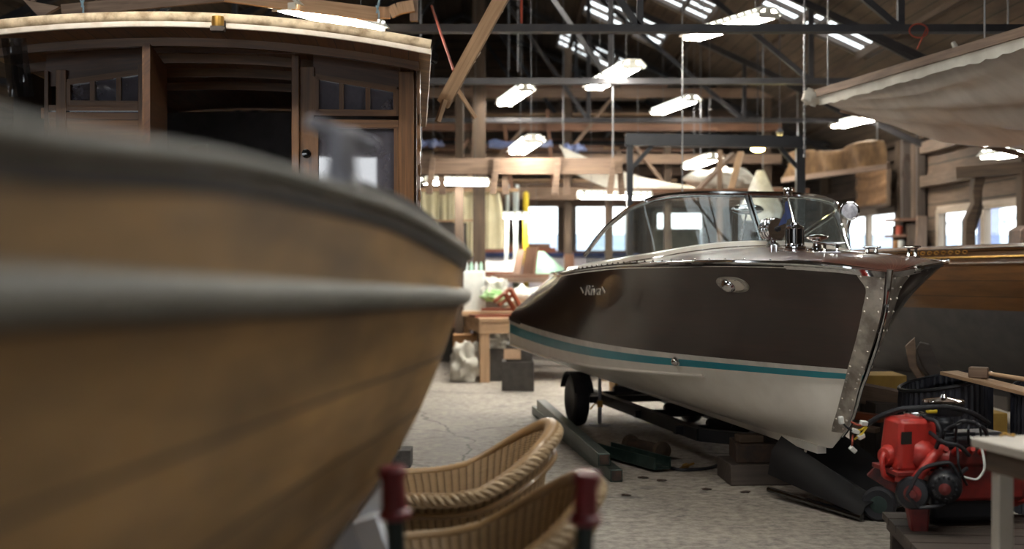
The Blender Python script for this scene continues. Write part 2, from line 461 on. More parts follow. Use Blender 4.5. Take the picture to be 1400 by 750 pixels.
mb = MB()
mb.surf([[(XL-.2, y, 0) for y in (YB-.2, YF+.2)], [(XR+.2, y, 0) for y in (YB-.2, YF+.2)]])
structure('floor', mb, m_floor)
mb = MB(); mb.surf([[(-120, y, -.12) for y in (-60, 160)], [(140, y, -.12) for y in (-60, 160)]])
structure('floor_yard', mb, m_outside)
mb = MB(); mb.surf([[(x, y, z) for x in (-40, -10, 0, 6, 14, 30, 60)] for y, z in ((52, -.1), (56, 1.9), (60, 2.55), (66, 2.7))])
structure('trim_bank', mb, m_hill)

def wall(name, fn, a0, a1, ztop, holes, mat):
    """boards along the wall; fn(a, z) -> (centre of wall); holes (a0,a1,z0,z1)"""
    mb = MB()
    cuts = sorted({a0, a1, *[h[0] for h in holes], *[h[1] for h in holes]})
    for p, q in zip(cuts, cuts[1:]):
        spans = [(0.0, ztop)]
        for h in holes:
            if h[0] <= p and q <= h[1]: spans = [(0.0, h[2]), (h[3], ztop)]
        for z0, z1 in spans: fn(mb, p, q, z0, z1)
    return structure(name, mb, mat, smooth=0)
HR = [(15.04, 18.04, .95, 2.2), (19.96, 23.3, .95, 2.28)]
def wr(mb, p, q, z0, z1): mb.surf([[(XR, a, z) for a in (p, q)] for z in (z0, z1)], thick=.12, uv0=(p, z0))
def wr2(mb, p, q, z0, z1):
    off = MB(); 
    A = [V((XR, p, z0)), V((XR, q, z0)), V((XR, q, z1)), V((XR, p, z1))]
    B = [a+V((.12, 0, 0)) for a in A]
    va = [mb.b.verts.new(a) for a in A]; vb = [mb.b.verts.new(a) for a in B]
    uv = [(p, z0), (q, z0), (q, z1), (p, z1)]
    mb.face(va, uv); mb.face(vb, uv)
    for i in range(4): mb.face([va[i], va[(i+1) % 4], vb[(i+1) % 4], vb[i]], [uv[i]]*4)
wall('wall_right', wr2, YB, YF, ZE+.05, HR, m_wall)
def mkflat(y, dy):
    def f(mb, p, q, z0, z1):
        A = [V((p, y, z0)), V((q, y, z0)), V((q, y, z1)), V((p, y, z1))]
        va = [mb.b.verts.new(a) for a in A]; vb = [mb.b.verts.new(a+V((0, dy, 0))) for a in A]
        uv = [(p, z0), (q, z0), (q, z1), (p, z1)]
        mb.face(va, uv); mb.face(vb, uv)
        for i in range(4): mb.face([va[i], va[(i+1) % 4], vb[(i+1) % 4], vb[i]], [uv[i]]*4)
    return f
HF = [(.28, 2.44, 1.5, 2.66), (3.02, 4.05, 1.3, 2.5)]
def gable(mb, y):
    pts = [(XL, ZE), (XR, ZE), (XR, ZE+.01), (XRIDGE, roof_z(XRIDGE)-.02), (XL, ZE+.01)]
    mb.face([mb.b.verts.new((x, y, z)) for x, z in pts], [(x, z) for x, z in pts])
w = MB(); 
o = wall('wall_far', mkflat(YF, .12), XL, XR, ZE, HF, m_wall)
mb = MB(); gable(mb, YF); structure('gable', mb, m_wall, parent=o, smooth=0)
o = wall('wall_back', mkflat(YB, -.12), XL, XR, ZE, [(-7.6, -.3, 0.0, 3.2)], m_wall)  # unseen doorway added and sized to let fill daylight in
mb = MB(); gable(mb, YB); structure('gable', mb, m_wall, parent=o, smooth=0)
mb = MB()
mb.surf([[(XL, y, 0), (XL, y, ZE+.05)] for y in (YB, YF)]); structure('wall_left', mb, m_wall, smooth=0)

# roof with its skylights left open for the glazing
SKY = [(3.05, 4.42, 14.55, 15.9), (1.15, 2.42, 19.2, 20.9), (.88, 2.15, 23.1, 25.0), (1.95, 2.8, 16.6, 17.9), (1.4, 3.3, 7.0, 9.0), (1.0, 2.6, 2.4, 4.6)]  # last two are unseen, added for daylight over deck and chrome
SKYL = [(-2.6, -1.9, 13.0, 15.2), (-4.6, -3.4, 6.0, 9.0)]
def slope(x0, x1, holes):
    mb = MB()
    xs = sorted({x0, x1, *[h[0] for h in holes], *[h[1] for h in holes]}); ys = sorted({YB-.2, YF+.2, *[h[2] for h in holes], *[h[3] for h in holes]})
    def sk(j, i): return any(h[0] <= xs[j] < h[1] and h[2] <= ys[i] < h[3] for h in holes)
    mb.surf([[(x, y, roof_z(x) if x != XRIDGE else roof_z(XRIDGE)) for y in ys] for x in xs], skip=sk, thick=.06)
    return mb
ceil = structure('ceiling', slope(XRIDGE, XR+.25, SKY), m_roof, smooth=0)
mb = slope(XL-.25, XRIDGE, SKYL); structure('left_slope', mb, m_roof, parent=ceil, smooth=0)
mb = MB()
for k in range(9):
    for sgn in (-1, 1):
        x = XRIDGE + sgn*(.5+k*.8)
        mb.bar((x, YB, roof_z(x)-.06), (x, YF, roof_z(x)-.06), .07, .1)
structure('purlins', mb, m_oldpost, parent=ceil, smooth=0)
for n, h in enumerate(SKY+SKYL):
    fr, gl = MB(), MB()
    e = .015
    def sp(x, y, up): return V((x, y, roof_z(x)+up))
    gl.surf([[sp(x, y, .03) for y in (h[2], h[3])] for x in (h[0], h[1])])
    for y in [h[2]+(h[3]-h[2])*k/3 for k in range(4)]:
        fr.bar(sp(h[0], y, .0), sp(h[1], y, .0), .045, .06)
    for x in (h[0], (h[0]+h[1])/2, h[1]):
        fr.bar(sp(x, h[2], .0), sp(x, h[3], .0), .05, .06)
    w = structure('window_%d' % (n+4), fr, m_darktimber, smooth=0)
    structure('skylight_pane', gl, m_dirtyglass, parent=w, smooth=0)

def wall_window(n, corners, mull, mat):
    """corners: origin o, along vector a, height z0..z1; mull: list of fractions"""
    o, a, z0, z1 = corners
    fr, gl = MB(), MB(); up = V((0, 0, 1)); a = V(a); nrm = a.cross(up).normalized()
    for z in (z0, z1): fr.bar(o+up*z-o.z*up, o+a+up*z-o.z*up, .09, .1)
    for f in [0, 1]+mull:
        p = o+a*f; fr.bar((p.x, p.y, z0), (p.x, p.y, z1), .1 if f in (0, 1) else .13, .09, up=nrm)
    gl.surf([[(o.x+a.x*f, o.y+a.y*f, z) for f in (0, 1)] for z in (z0, z1)])
    w = structure('window_%d' % n, fr, mat, smooth=0)
    structure('pane', gl, m_pane, parent=w, smooth=0)
wall_window(1, (V((.28, YF+.03, 0)), (2.16, 0, 0), 1.5, 2.66), [.47], m_frame)
wall_window(2, (V((XR+.03, 19.96, 0)), (0, 3.34, 0), .95, 2.28), [.5], m_frame)
wall_window(3, (V((XR+.03, 15.04, 0)), (0, 3.0, 0), .95, 2.2), [.42], m_frame)
wall_window(12, (V((3.02, YF+.03, 0)), (1.03, 0, 0), 1.3, 2.5), [], m_frame)

# timber studs standing against the side and far walls
mb = MB()
for y in (13.2, 14.7, 18.6, 19.4, 24.2): mb.bar((5.9, y, 0), (5.9, y, ZE), .16, .16)
for z in (2.62, 3.1): mb.bar((5.92, 8, z), (5.92, YF, z), .1, .16)
structure('trim_1', mb, m_oldpost, smooth=0)
mb = MB()
for x in (-6.5, -4.2, -2.2, -.6, 2.75, 4.4): mb.bar((x, YF-.1, 0), (x, YF-.1, roof_z(x)), .18, .14)
for z in (2.85, 3.4, 4.0, 4.6): mb.bar((XL, YF-.16, z), (XR if z < 3.3 else XR-(z-ZE)/SL, YF-.16, z), .09, .16)
structure('trim_2', mb, m_oldpost, smooth=0)

# ------------------------------------------------------------------ roof trusses
def truss(y, label):
    t = thing('roof_truss', label, 'roof truss', (0, y, 3.5), 0, 'steel roof trusses')
    zb = 3.5
    m = MB()
    for dy in (-.035, .035): m.bar((XL+.5, y+dy, zb), (XR-.45, y+dy, zb), .05, .065)
    part('bottom_chord', m, m_steel, t, smooth=0)
    for sgn in (-1, 1):
        xe = XR-.1 if sgn > 0 else XL+.1
        m = MB(); m.bar((XRIDGE, y, roof_z(XRIDGE)-.2), (xe, y, roof_z(xe)-.2), .09, .08); part('rafter', m, m_steel, t, smooth=0)
        for f0, f1 in ((.02, .3), (.3, .3), (.3, .62), (.62, .62), (.62, .85)):
            xa, xb = XRIDGE+sgn*f0*7, XRIDGE+sgn*f1*7
            m = MB(); m.bar((xa, y, roof_z(xa)-.2) if f0 != f1 else (xa, y, zb), (xb, y, zb) if f0 != f1 else (xb, y, roof_z(xb)-.2), .055, .055)
            part('strut', m, m_steel, t, smooth=0)
for y, l in ((11.0, 'dark steel roof truss nearest the camera, in front of the big twin tube lamp'),
             (14.3, 'dark steel roof truss second from the camera, just before the largest skylight'),
             (18.4, 'dark steel roof truss third from the camera, above the black gantry'),
             (22.0, 'dark steel roof truss fourth from the camera, between the two middle skylights'),
             (25.6, 'dark steel roof truss farthest from the camera, close to the far wall')):
    truss(y, l)

# ------------------------------------------------------------------ fluorescent lamps
def slot_mat():
    t = NT('lit slots in lamp reflector'); t.set(Base_Color=lin((205, 202, 192)), Emission_Color=lin((244, 246, 236)))
    sep = t.n('ShaderNodeSeparateXYZ'); t.l(t.coord('Object'), sep.inputs[0])
    f = t.math('FRACT', t.math('MULTIPLY', sep.outputs['X'], 7.6))
    t.l(t.math('MULTIPLY', t.math('LESS_THAN', f, .62), 3), t.p.inputs['Emission Strength']); return t.m
m_tube2 = slot_mat()
def lamp_proto():
    t = thing('fluorescent_lamp', '', 'ceiling lamp', (0, 0, 0), 0, 'twin tube fluorescent lamps')
    m = MB()
    prof = [(-.15, .0), (-.13, .0), (-.06, .055), (.06, .055), (.13, .0), (.15, .0), (.08, .075), (-.08, .075)]
    m.prism(prof, (0, 0, 0), (0, 1, 0), (0, 0, 1), 1.5)
    h = part('reflector', m, m_housing, t, smooth=0)
    for sd in (-1, 1):
        m = MB(); m.bar((-.7, sd*.1165, .0405), (.7, sd*.1165, .0405), .03, .006, up=(0, sd*-.62, .78))
        part('slot_row', m, m_tube2, h, smooth=0)
    m = MB(); m.box((0, 0, .03), (1.46, .07, .05)); part('ballast_box', m, m_housing, t, smooth=0)
    for s in (-1, 1):
        m = MB(); m.tube([(-.72, s*.075, -.01), (.72, s*.075, -.01)], .019, 10); part('tube', m, m_tube, t)
        m = MB(); m.box((s*.735, 0, -.005), (.03, .22, .05)); part('end_cap', m, m_housing, t, smooth=0)
        m = MB(); m.tube([(s*.5, 0, 0), (s*.5, 0, 1)], .0035, 5); w = part('hanger', m, m_wire, t); w.location.z = .075
    return t
LAMP = lamp_proto(); lamp_n = 0
def lamp(a, b, h, label, L=1.5):
    """a, b: ends of the lit strip as seen; h: height above the eye (fixes distance)"""
    global lamp_n
    if h:
        p, q = [V(((e[0]-700)*h/(350-e[1]), FPX*h/(350-e[1]), EYE+h)) for e in (a, b)]
    else: p, q = V(a), V(b)
    c = (p+q)/2; rz = math.atan2(q.y-p.y, q.x-p.x)
    if lamp_n == 0:
        o = LAMP; o.location = c; o.rotation_euler = (0, 0, rz); o['label'] = label
    else: o = dup(LAMP, c, rz, label)
    lamp_n += 1
    o.scale = ((q-p).length/1.5, 1, 1)
    zr = roof_z(c.x)-c.z-.1
    for ch in [x for x in bpy.data.objects if x.parent == o]:
        if ch.name.startswith('hanger'): ch.scale.z = max(zr, .1)
    return o
def fitlen(a, b, L=1.5):
    u = [V(((e[0]-700)/(350-e[1]), FPX/(350-e[1]), 0)) for e in (a, b)]
    return L/(u[1]-u[0]).length
for a, b, h, label in (
    ((945, 52), (1052, 20), 2.25, 'large lit twin tube lamp at top right, the biggest and nearest of the hanging lamps'),
    ((812, 120), (866, 90), 2.0, 'lit twin tube lamp hanging just below the long narrow skylight left of centre'),
    ((690, 142), (719, 122), 2.2, 'lit twin tube lamp in the middle of the roof, left of the long skylight'),
    ((899, 154), (947, 136), 2.2, 'lit twin tube lamp hanging above the left half of the black gantry'),
    ((708, 208), (730, 192), 1.3, 'small lit twin tube lamp hanging over the wooden trestle beam'),
    ((944, 228), (976, 216), 1.35, 'lit twin tube lamp hanging under the black gantry beam'),
    ((1145, 172), (1207, 158), 1.9, 'lit twin tube lamp under the left edge of the grey hung sheet'),
    ((1353, 214), (1450, 200), 1.0, 'lit twin tube lamp at the right picture edge below the grey hung sheet')):
    lamp(a, b, h, label)
lamp(P(578, 248, 16.5), P(664, 251, 16.9), 0, 'lit twin tube lamp seen broadside above the hung cream canvases')
lamp(P(792, 265, 15.8), P(888, 272, 16.0), 0, 'lit twin tube lamp behind the left end of the speedboat windshield')
lamp(P(640, 296, 19.95), P(752, 295, 19.95), 0, 'low lit twin tube lamp before the cream canvas panels')
lamp(P(388, 22, 9.6), P(512, 28, 10.6), 0, 'lit twin tube lamp behind the wooden cabin roof')
# unseen lamps added overhead to light cabin roof, launch and foredeck
lamp(V((2.5, 4.4, 3.9)), V((3.6, 3.6, 3.9)), 0, 'lit twin tube lamp over the pale bench, added unseen above the picture')
lamp(V((-2.6, 6.1, 3.75)), V((-1.2, 5.6, 3.75)), 0, 'lit twin tube lamp before the cabin roof, added unseen above the picture')
lamp(V((-.2, 12.6, 4.6)), V((.9, 13.6, 4.6)), 0, 'lit twin tube lamp high behind the first truss, added unseen above the picture')
lamp(V((.6, 5.6, 4.0)), V((1.9, 5.0, 4.0)), 0, 'lit twin tube lamp over the foredeck, added unseen above the picture')

# ------------------------------------------------------------------ world, camera
wd = bpy.data.worlds.new('overcast sky'); S.world = wd; wd.use_nodes = True
bg = wd.node_tree.nodes['Background']; bg.inputs[0].default_value = (.93, .97, 1.0, 1); bg.inputs[1].default_value = 3.0
cd = bpy.data.cameras.new('camera'); cam = bpy.data.objects.new('camera', cd); COL.objects.link(cam)
cam.location = (0, 0, EYE); cam.rotation_euler = (PI/2, 0, 0)
cd.sensor_width = 36; cd.lens = 45; cd.shift_y = -25/1400
cd.clip_start = .05; cd.clip_end = 400
cd.dof.use_dof = True; cd.dof.focus_distance = 7.6; cd.dof.aperture_fstop = 1.4
S.camera = cam
S.view_settings.view_transform = 'Standard'; S.view_settings.look = 'None'; S.view_settings.gamma = 1
S.view_settings.use_curve_mapping = False; S.view_settings.exposure = 0.66
# ================================================================== THE DARK SPEEDBOAT
BL = 5.6
RZ = math.atan2(-.978, .208)
BM = Matrix.Translation((2.12, 7.2, 0)) @ Matrix.Rotation(RZ, 4, 'Z')     # boat frame: origin under the stem head, +x ahead, +y port
_T = [0, .03, .1, .3, .6, 1.2, 2, 3, 4, 5, 5.6]
_W = [spline(_T, q) for q in (
    [.012, .12, .27, .51, .71, .87, .93, .93, .86, .70, .58],
    [.010, .05, .12, .27, .45, .70, .87, .94, .94, .88, .79],
    [.010, .03, .065, .155, .30, .54, .78, .93, .99, 1.01, 1.0],
    [.008, .02, .045, .125, .25, .48, .73, .90, .98, 1.0, 1.0],
    [.006, .02, .042, .105, .19, .34, .47, .54, .57, .58, .58],
    [.002, .002, .002, .002, .002, .002, .002, .002, .002, .002, .002])]
_Z = [spline(_T, q) for q in (
    [1.462, 1.472, 1.495, 1.515, 1.52, 1.51, 1.495, 1.455, 1.41, 1.385, 1.375],
    [1.25]*2+[1.25]*5+[1.23, 1.20, 1.18, 1.17],
    [.885]*6+[.885, .89, .905, .925, .94],
    [.78]*3+[.77, .765, .75, .72, .69, .68, .69, .695],
    [.55]*3+[.545, .54, .53, .52, .51, .51, .52, .53],
    [.37, .365, .36, .355, .35, .34, .34, .345, .35, .36, .37])]
_TS = [0, .05, .26, .335, .47, .70]
def hull(v, tp, sgn=-1, out=0):
    """v 0 deck edge .. 2 boot line .. 3 chine .. 5 keel; tp 0..BL from the stem; sgn -1 starboard"""
    f = []
    for k in range(6):
        ts = _TS[k]; f.append((-(ts+(BL-ts)*tp/BL), _W[k](tp), _Z[k](tp)))
    ks = [0, 1, 2, 3] if v <= 3 else [3, 4, 5]
    p = [spline(ks, [f[k][j] for k in ks])(v) for j in range(3)]
    if out: p[1] += out*.9; p[0] += out*.4 if tp < .4 else 0
    return V((p[0], sgn*p[1], p[2]))
def tl(n, t0=0, t1=BL, pw=1.8): return [t0+(t1-t0)*(i/(n-1))**pw for i in range(n)]
def hw(v, tp, sgn=-1, out=0): return BM @ hull(v, tp, sgn, out)
def project(w): return (700+FPX*w.x/w.y, 350-FPX*(w.z-EYE)/w.y)
def hull_at(px, py):
    best = None
    for step in range(3):
        if best is None: vs, ts = [i*.06 for i in range(50)], [i*.08 for i in range(1, 70)]
        else:
            _, v0, t0 = best; d = .06/(6**(step-1))
            vs, ts = [v0+d*(i/6) for i in range(-6, 7)], [t0+d*1.4*(i/6) for i in range(-6, 7)]
        for v in vs:
            for t in ts:
                if not (0 <= v <= 3 and 0 < t <= BL): continue
                x, y = project(hw(v, t)); e = (x-px)**2+(y-py)**2
                if best is None or e < best[0]: best = (e, v, t)
    _, v, t = best
    a = hw(v, min(t+.02, BL))-hw(v, t-.02); b = hw(min(v+.02, 3), t)-hw(max(v-.02, 0), t)
    n = a.cross(b).normalized()
    if n.dot(hw(v, t)-V((0, 0, EYE))) > 0: n = -n
    along = (-a).normalized()          # towards the bow
    return hw(v, t), n, along, v, t
CROWN = spline([0, .3, 1, 1.75, 2.2, 3.5, 5.6], [0, .03, .075, .12, .12, .10, .09])
def deck(t, y):
    w = max(_W[0](t), .01); s = max(-1, min(1, y/w))
    return V((-t, y, _Z[0](t)+CROWN(t)*(1-abs(s)**2.2)))
def dk(t, y, up=0): return BM @ (deck(t, y)+V((0, 0, up)))

boat = thing('speedboat', 'dark varnished mahogany speedboat with wraparound windshield, white bottom and teal stripe', 'speedboat', BM @ V((-2.8, 0, 0)), RZ)
TS = tl(64)
def both(v0, v1, n, name, mat, **k):
    m = MB()
    for sg in (-1, 1): m.surf([[hw(v0+(v1-v0)*j/n, t, sg) for t in TS] for j in range(n+1)])
    # transom band
    m.surf([[BM @ V((-BL-.10*(1-s*s), hull(v0+(v1-v0)*j/n, BL, 1).y*s, hull(v0+(v1-v0)*j/n, BL, 1).z)) for s in [q/8 for q in range(-8, 9)]] for j in range(n+1)])
    return part(name, m, mat, boat, smooth=30, **k)
both(0, 2, 26, 'topsides', m_varnish)
both(2, 2.2, 2, 'boot_line', m_boatstripe, label='narrow white line above the teal stripe')
both(2.2, 2.55, 3, 'boot_stripe', m_teal, label='teal waterline stripe')
both(2.55, 5, 22, 'hull_bottom', m_boatwhite, label='white painted bottom')
# deck
YS = [-1+q/16 for q in range(33)]
m = MB()
def cock(j, i): return 2.05 < TS[i] < 4.6 and abs((YS[j]+YS[j+1])/2) < .80
m.surf([[dk(t, s*_W[0](t)) for t in TS] for s in YS], skip=cock)
part('deck', m, m_deck, boat, smooth=40)
# cockpit
m = MB()
ct = [2.0+q*2.65/14 for q in range(15)]
def inner(t, s, z): return BM @ V((-t, s*(.80*_W[0](t) if z > 1.1 else min(.8*_W[0](t), .80*_W[3](t))), z))
for s in (-1, 1): m.surf([[BM @ (deck(t, s*.80*_W[0](t))) if z is None else inner(t, s, z) for t in ct] for z in (None, 1.2, .8)])
for t in (ct[0], ct[-1]):
    m.surf([[BM @ deck(t, s*.8*_W[0](t)) if top else inner(t, s, .8) for s in (-1, -.5, 0, .5, 1)] for top in (0, 1)])
m.surf([[inner(t, s, .8) for t in ct] for s in (-1, 1)])
part('cockpit_lining', m, m_cabdark, boat)
for t0, zt in ((3.3, 1.40), (4.35, 1.38)):
    m = MB(); m.box(BM @ V((-t0+.22, 0, 1.0)), (.5, 1.0, .16), Euler((0, 0, RZ))); m.box(BM @ V((-t0-.02, 0, (zt+.95)/2)), (.14, 1.0, zt-.95), Euler((0, 0, RZ)))
    s_ = part('seat', m, m_cushion, boat, bevel=.03)
m = MB(); wc = BM @ V((-2.32, .36, 1.5)); ax = (BM.to_3x3() @ V((-.8, 0, .6))).normalized()
u = ax.orthogonal().normalized(); w_ = ax.cross(u)
m.tube([wc+(u*math.cos(a)+w_*math.sin(a))*.19 for a in [2*PI*q/28 for q in range(28)]], .013, 8, closed=True)
for q in range(3): a = 2*PI*q/3+.5; m.tube([wc, wc+(u*math.cos(a)+w_*math.sin(a))*.19], .008, 6)
m.tube([wc, wc-ax*.25], .02, 8)
part('steering_wheel', m, m_pipe, boat)
# rub rail and its screws, bow cap
m = MB()
for sg in (-1, 1):
    m.tube([hw(0.02, t, sg, .008) for t in tl(70, .06, BL)], .014, 8)
    m.tube([hw(0.11, t, sg, .004) for t in tl(70, .06, BL)], .007, 6)
    for q in range(38):
        t = .35+q*.138; a = hw(0.0, t, sg, .012)
        m.ball(a+V((0, 0, .012)), (.008, .008, .006), 6, 4)
part('rub_rail', m, m_chrome, boat, label='thin chrome rail along the deck edge')
m = MB()
capt = [0, .02, .05, .1, .16, .23, .3]
for sg in (-1, 1):
    rows = []
    for j in range(7):
        v = -.0+.16*j/6
        rows.append([hw(v, t, sg, .014) for t in capt])
    m.surf(rows)
    m.surf([[BM @ (deck(t, sg*f*_W[0](t))+V((.012 if t < .06 else 0, 0, .008))) for t in capt] for f in (1.0, .93, .86)])
m.tube([BM @ V((.012, 0, 1.475)), BM @ V((0.0, 0, 1.40)), BM @ V((-.03, 0, 1.28))], [.02, .016, .008], 8)
part('bow_cap', m, m_chrome, boat, label='chrome cap over the stem head')
# cutwater plates
m = MB()
PW = spline([.06, .25, .5, .75, 1.0, 1.5, 2, 3, 4.0, 4.45], [.056, .052, .044, .055, .072, .09, .105, .115, .12, .10])
for sg in (-1, 1):
    rows = []
    for j in range(40):
        v = .07+(4.35-.07)*j/39
        rows.append([hw(v, .001+(PW(v)-.001)*(i/10)**1.3, sg, .006) for i in range(11)])
    m.surf(rows)
    for j in range(15):
        v = .2+4.0*j/14
        for f in (.16, .86): m.ball(hw(v, PW(v)*f, sg, .007), .0075, 6, 4)
part('cutwater_plate', m, m_plate, boat, label='scuffed riveted metal plate around the stem')
m = MB(); m.tube([BM @ (hull(v, 0, 1)+V((.006, 0, 0))) for v in [.1+4.4*q/40 for q in range(41)]], .009, 8); part('stem_band', m, m_chrome, boat)
# quarter guards at the stern
m = MB()
for sg in (-1, 1): m.surf([[hw(v, t, sg, .012) for t in [5.0+.6*q/8 for q in range(9)]] for v in (1.86, 1.93, 2.0, 2.05)])
part('quarter_guard', m, m_chrome, boat)
m = MB()
for sg in (-1, 1): m.tube([hw(3.0, t, sg, .006) for t in tl(60, 1.3, BL, 1)], .012, 6)
part('spray_rail', m, m_boatwhite, boat)

# windshield
base_k = [(1.75, 0), (1.76, .3), (1.82, .6), (1.93, .76), (2.2, .83), (2.8, .85), (3.35, .84)]
top_k = [(2.05, 0, 2.0), (2.06, .3, 2.0), (2.10, .55, 1.985), (2.15, .72, 1.95), (2.32, .82, 1.885), (2.8, .84, 1.765), (3.38, .845, 1.56)]
wsh = None
NB = 40
glassL = []
frm = MB(); pads = MB(); posts = MB()
for sg in (-1, 1):
    bp = path([(-t, sg*y, deck(t, min(y, _W[0](t)*.97)).z+.012) for t, y in base_k], NB)
    tp = path([(-t, sg*y, z) for t, y, z in top_k], NB)
    g = MB(); g.surf([[BM @ (bp[i].lerp(tp[i], f)) for i in range(NB)] for f in (0, .25, .5, .75, 1)], thick=.005)
    glassL.append(g)
    frm.tube([BM @ p for p in tp], .018, 8); frm.tube([BM @ (p+V((-.02, 0, -.022))) for p in tp[:-3]], .007, 6)
    frm.tube([BM @ p for p in bp], .009, 8)
    k = 21
    if sg > 0: frm.tube([BM @ bp[k-6], BM @ tp[k-2]], .012, 8)
    pads.surf([[BM @ (V((p.x+d*dx, p.y+sg*d*dy, 0)) + V((0, 0, deck(-(p.x+d*dx), p.y+sg*d*dy).z+h))) for i, p in enumerate(bp) for dx, dy in [((1, .15) if i < 20 else (.25, .9))]] for d, h in ((-.03, .004), (-.02, .03), (.03, .038), (.085, .03), (.10, .004))])
frm.tube([BM @ V((-2.05, 0, 2.0)), BM @ V((-1.75, 0, deck(1.75, 0).z))], .010, 8)
posts.bar(BM @ V((-2.06, 0, 2.0)), BM @ V((-1.76, 0, deck(1.75, 0).z)), .045, .02, up=BM.to_3x3() @ V((1, 0, 0)))
ws = part('windshield_frame', frm, m_chrome, boat, label='chrome windshield frame')
for g in glassL: part('pane', g, m_glass, ws)
part('center_post', posts, m_blackgloss, ws, smooth=0)
part('dash_cover', pads, m_cream, boat, label='cream padded cover round the foot of the windshield')
m = MB()
for sg in (-1, 1):
    m.surf([[BM @ (deck(t, sg*f*_W[0](t))+V((0, 0, h))) for t in [2.0+q*2.7/14 for q in range(15)]] for f, h in ((.78, .004), (.80, .03), (.86, .03), (.89, .004))])
part('coaming_pad', m, m_cream, boat)

# deck fittings
bx = BM.to_3x3() @ V((1, 0, 0)); by = BM.to_3x3() @ V((0, 1, 0)); UP = V((0, 0, 1))
look = (V((-.25, -1, 0))).normalized()
m = MB(); b0 = dk(1.6, 0); hc = b0+UP*.115
m.lathe([(.05, 0), (.045, .012), (.02, .03), (.018, .07)], b0, UP, 18)
hd = (bx*.9+by*.15).normalized()
m.lathe([(0, -.14), (.03, -.135), (.055, -.10), (.062, -.05), (.072, .0), (.076, .03), (.074, .055), (.062, .056)], hc, hd, 24)
for q in (-.06, -.02, .02): m.lathe([(.066, q), (.078, q+.004), (.078, q+.014), (.066, q+.018)], hc, hd, 24)
hn = part('horn', m, m_chrome, boat, label='chrome bullet shaped horn')
m = MB(); m.lathe([(0, .05), (.06, .05), (.06, .054), (.02, .056), (.015, .075), (0, .078)], hc, hd, 20); part('horn_mouth', m, m_black, hn)
b0 = dk(1.25, 0)
m = MB()
m.lathe([(.075, 0), (.075, .012), (.06, .022), (.058, .03)], b0, UP, 24)
m.lathe([(.055, .125), (.06, .13), (.058, .142), (.03, .155), (.022, .17), (0, .172)], b0, UP, 24)
for q in range(8): a = 2*PI*q/8; m.tube([b0+V((.06*math.cos(a), .06*math.sin(a), .02)), b0+V((.06*math.cos(a), .06*math.sin(a), .132))], .0045, 6)
nl = part('navigation_light', m, m_chrome, boat, label='chrome bow light with dark lens')
m = MB(); m.lathe([(.055, .028), (.055, .127)], b0, UP, 20); part('lens', m, m_blackgloss, nl)
mt = P(1077, 268, (b0).y+.06)
m = MB(); m.tube([b0+UP*.165, mt], [.014, .009], 10)
m.lathe([(.0, -.03), (.028, -.03), (.03, -.024), (.03, .022), (.026, .03), (0, .03)], mt+UP*.03, UP, 18)
fp = part('flag_pole', m, m_chrome, boat, label='short chrome flag pole with square cap')
m = MB(); A, Bq = b0+UP*.17, mt
fl = []
for j in range(9):
    f = .2+.75*(1-j/8)
    p = A.lerp(Bq, f)
    fl.append([p+V((-.002-.075*(j/8)*q/6 + .012*math.sin(q*1.4+j*.3), .05*q/6, -.06*q/6 - .0*j)) for q in range(7)])
m.surf(fl, thick=.002)
part('pennant', m, m_navy, fp, label='drooping navy pennant')
b0 = dk(.92, .0)
m = MB(); m.lathe([(.06, 0), (.058, .01), (.03, .018), (.024, .05), (.03, .062), (.066, .074), (.07, .084), (.066, .092), (.03, .102), (0, .104)], b0, UP, 22)
part('vent_cap', m, m_chrome, boat, label='chrome mushroom shaped vent cap')
def cleat(t, y, L=.16, rot=0, h=.055):
    b = dk(t, y); a = (bx*math.cos(rot)+by*math.sin(rot))
    m = MB()
    for s in (-1, 1): m.lathe([(.018, 0), (.012, .01), (.009, h)], b+a*s*L*.22, UP, 12)
    m.tube([b+a*(-L/2)+UP*(h+.004), b+a*(-L/4)+UP*h, b+a*(L/4)+UP*h, b+a*(L/2)+UP*(h+.004)], [.006, .01, .01, .006], 10)
    m.box(b+UP*.003, (L*.7, .035, .008), Euler((0, 0, RZ+rot)))
    return part('cleat', m, m_chrome, boat)
cleat(.62, -.05, .17, .95); cleat(.42, .38, .14, .2, .06); cleat(.62, .22, .11, 1.2, .035); 
m = MB(); b0 = dk(.86, -.33); m.tube([b0, b0+UP*.045], .011, 8); m.tube([b0+V((.03, 0, 0)), b0+V((.03, 0, .045))], .011, 8); part('fairlead', m, m_chrome, boat)
# spotlight on the windshield corner
m = MB(); c = P(1162, 288, 9.45); sd = V((-.30, -1, -.03)).normalized()
m.lathe([(0, -.09), (.035, -.085), (.06, -.05), (.07, .0), (.072, .012), (.072, .018), (.068, .02)], c, sd, 26)
m.tube([c-UP*.07, c+V((-.015, 0, -.14)), BM @ V((-2.12, .83, 1.56))], .011, 8)
sl = part('spotlight', m, m_chrome, boat, label='round chrome spotlight beside the windshield corner')
m = MB(); m.lathe([(.068, .016), (.04, .026), (0, .03)], c, sd, 22); part('lens', m, M('ribbed lens', (216, 216, 226), (150, 150, 160), rough=.12, coat=.8, scale=30, bump=.4), sl)
# mirror behind the screen
m = MB(); c = P(1022, 286, 9.75); m.ball(c, (.125, .03, .042), 18, 10); m.tube([c, c+V((-.03, .0, -.12)), BM @ V((-2.28, .02, 1.60))], .008, 6)
part('rear_view_mirror', m, m_chrome, boat)
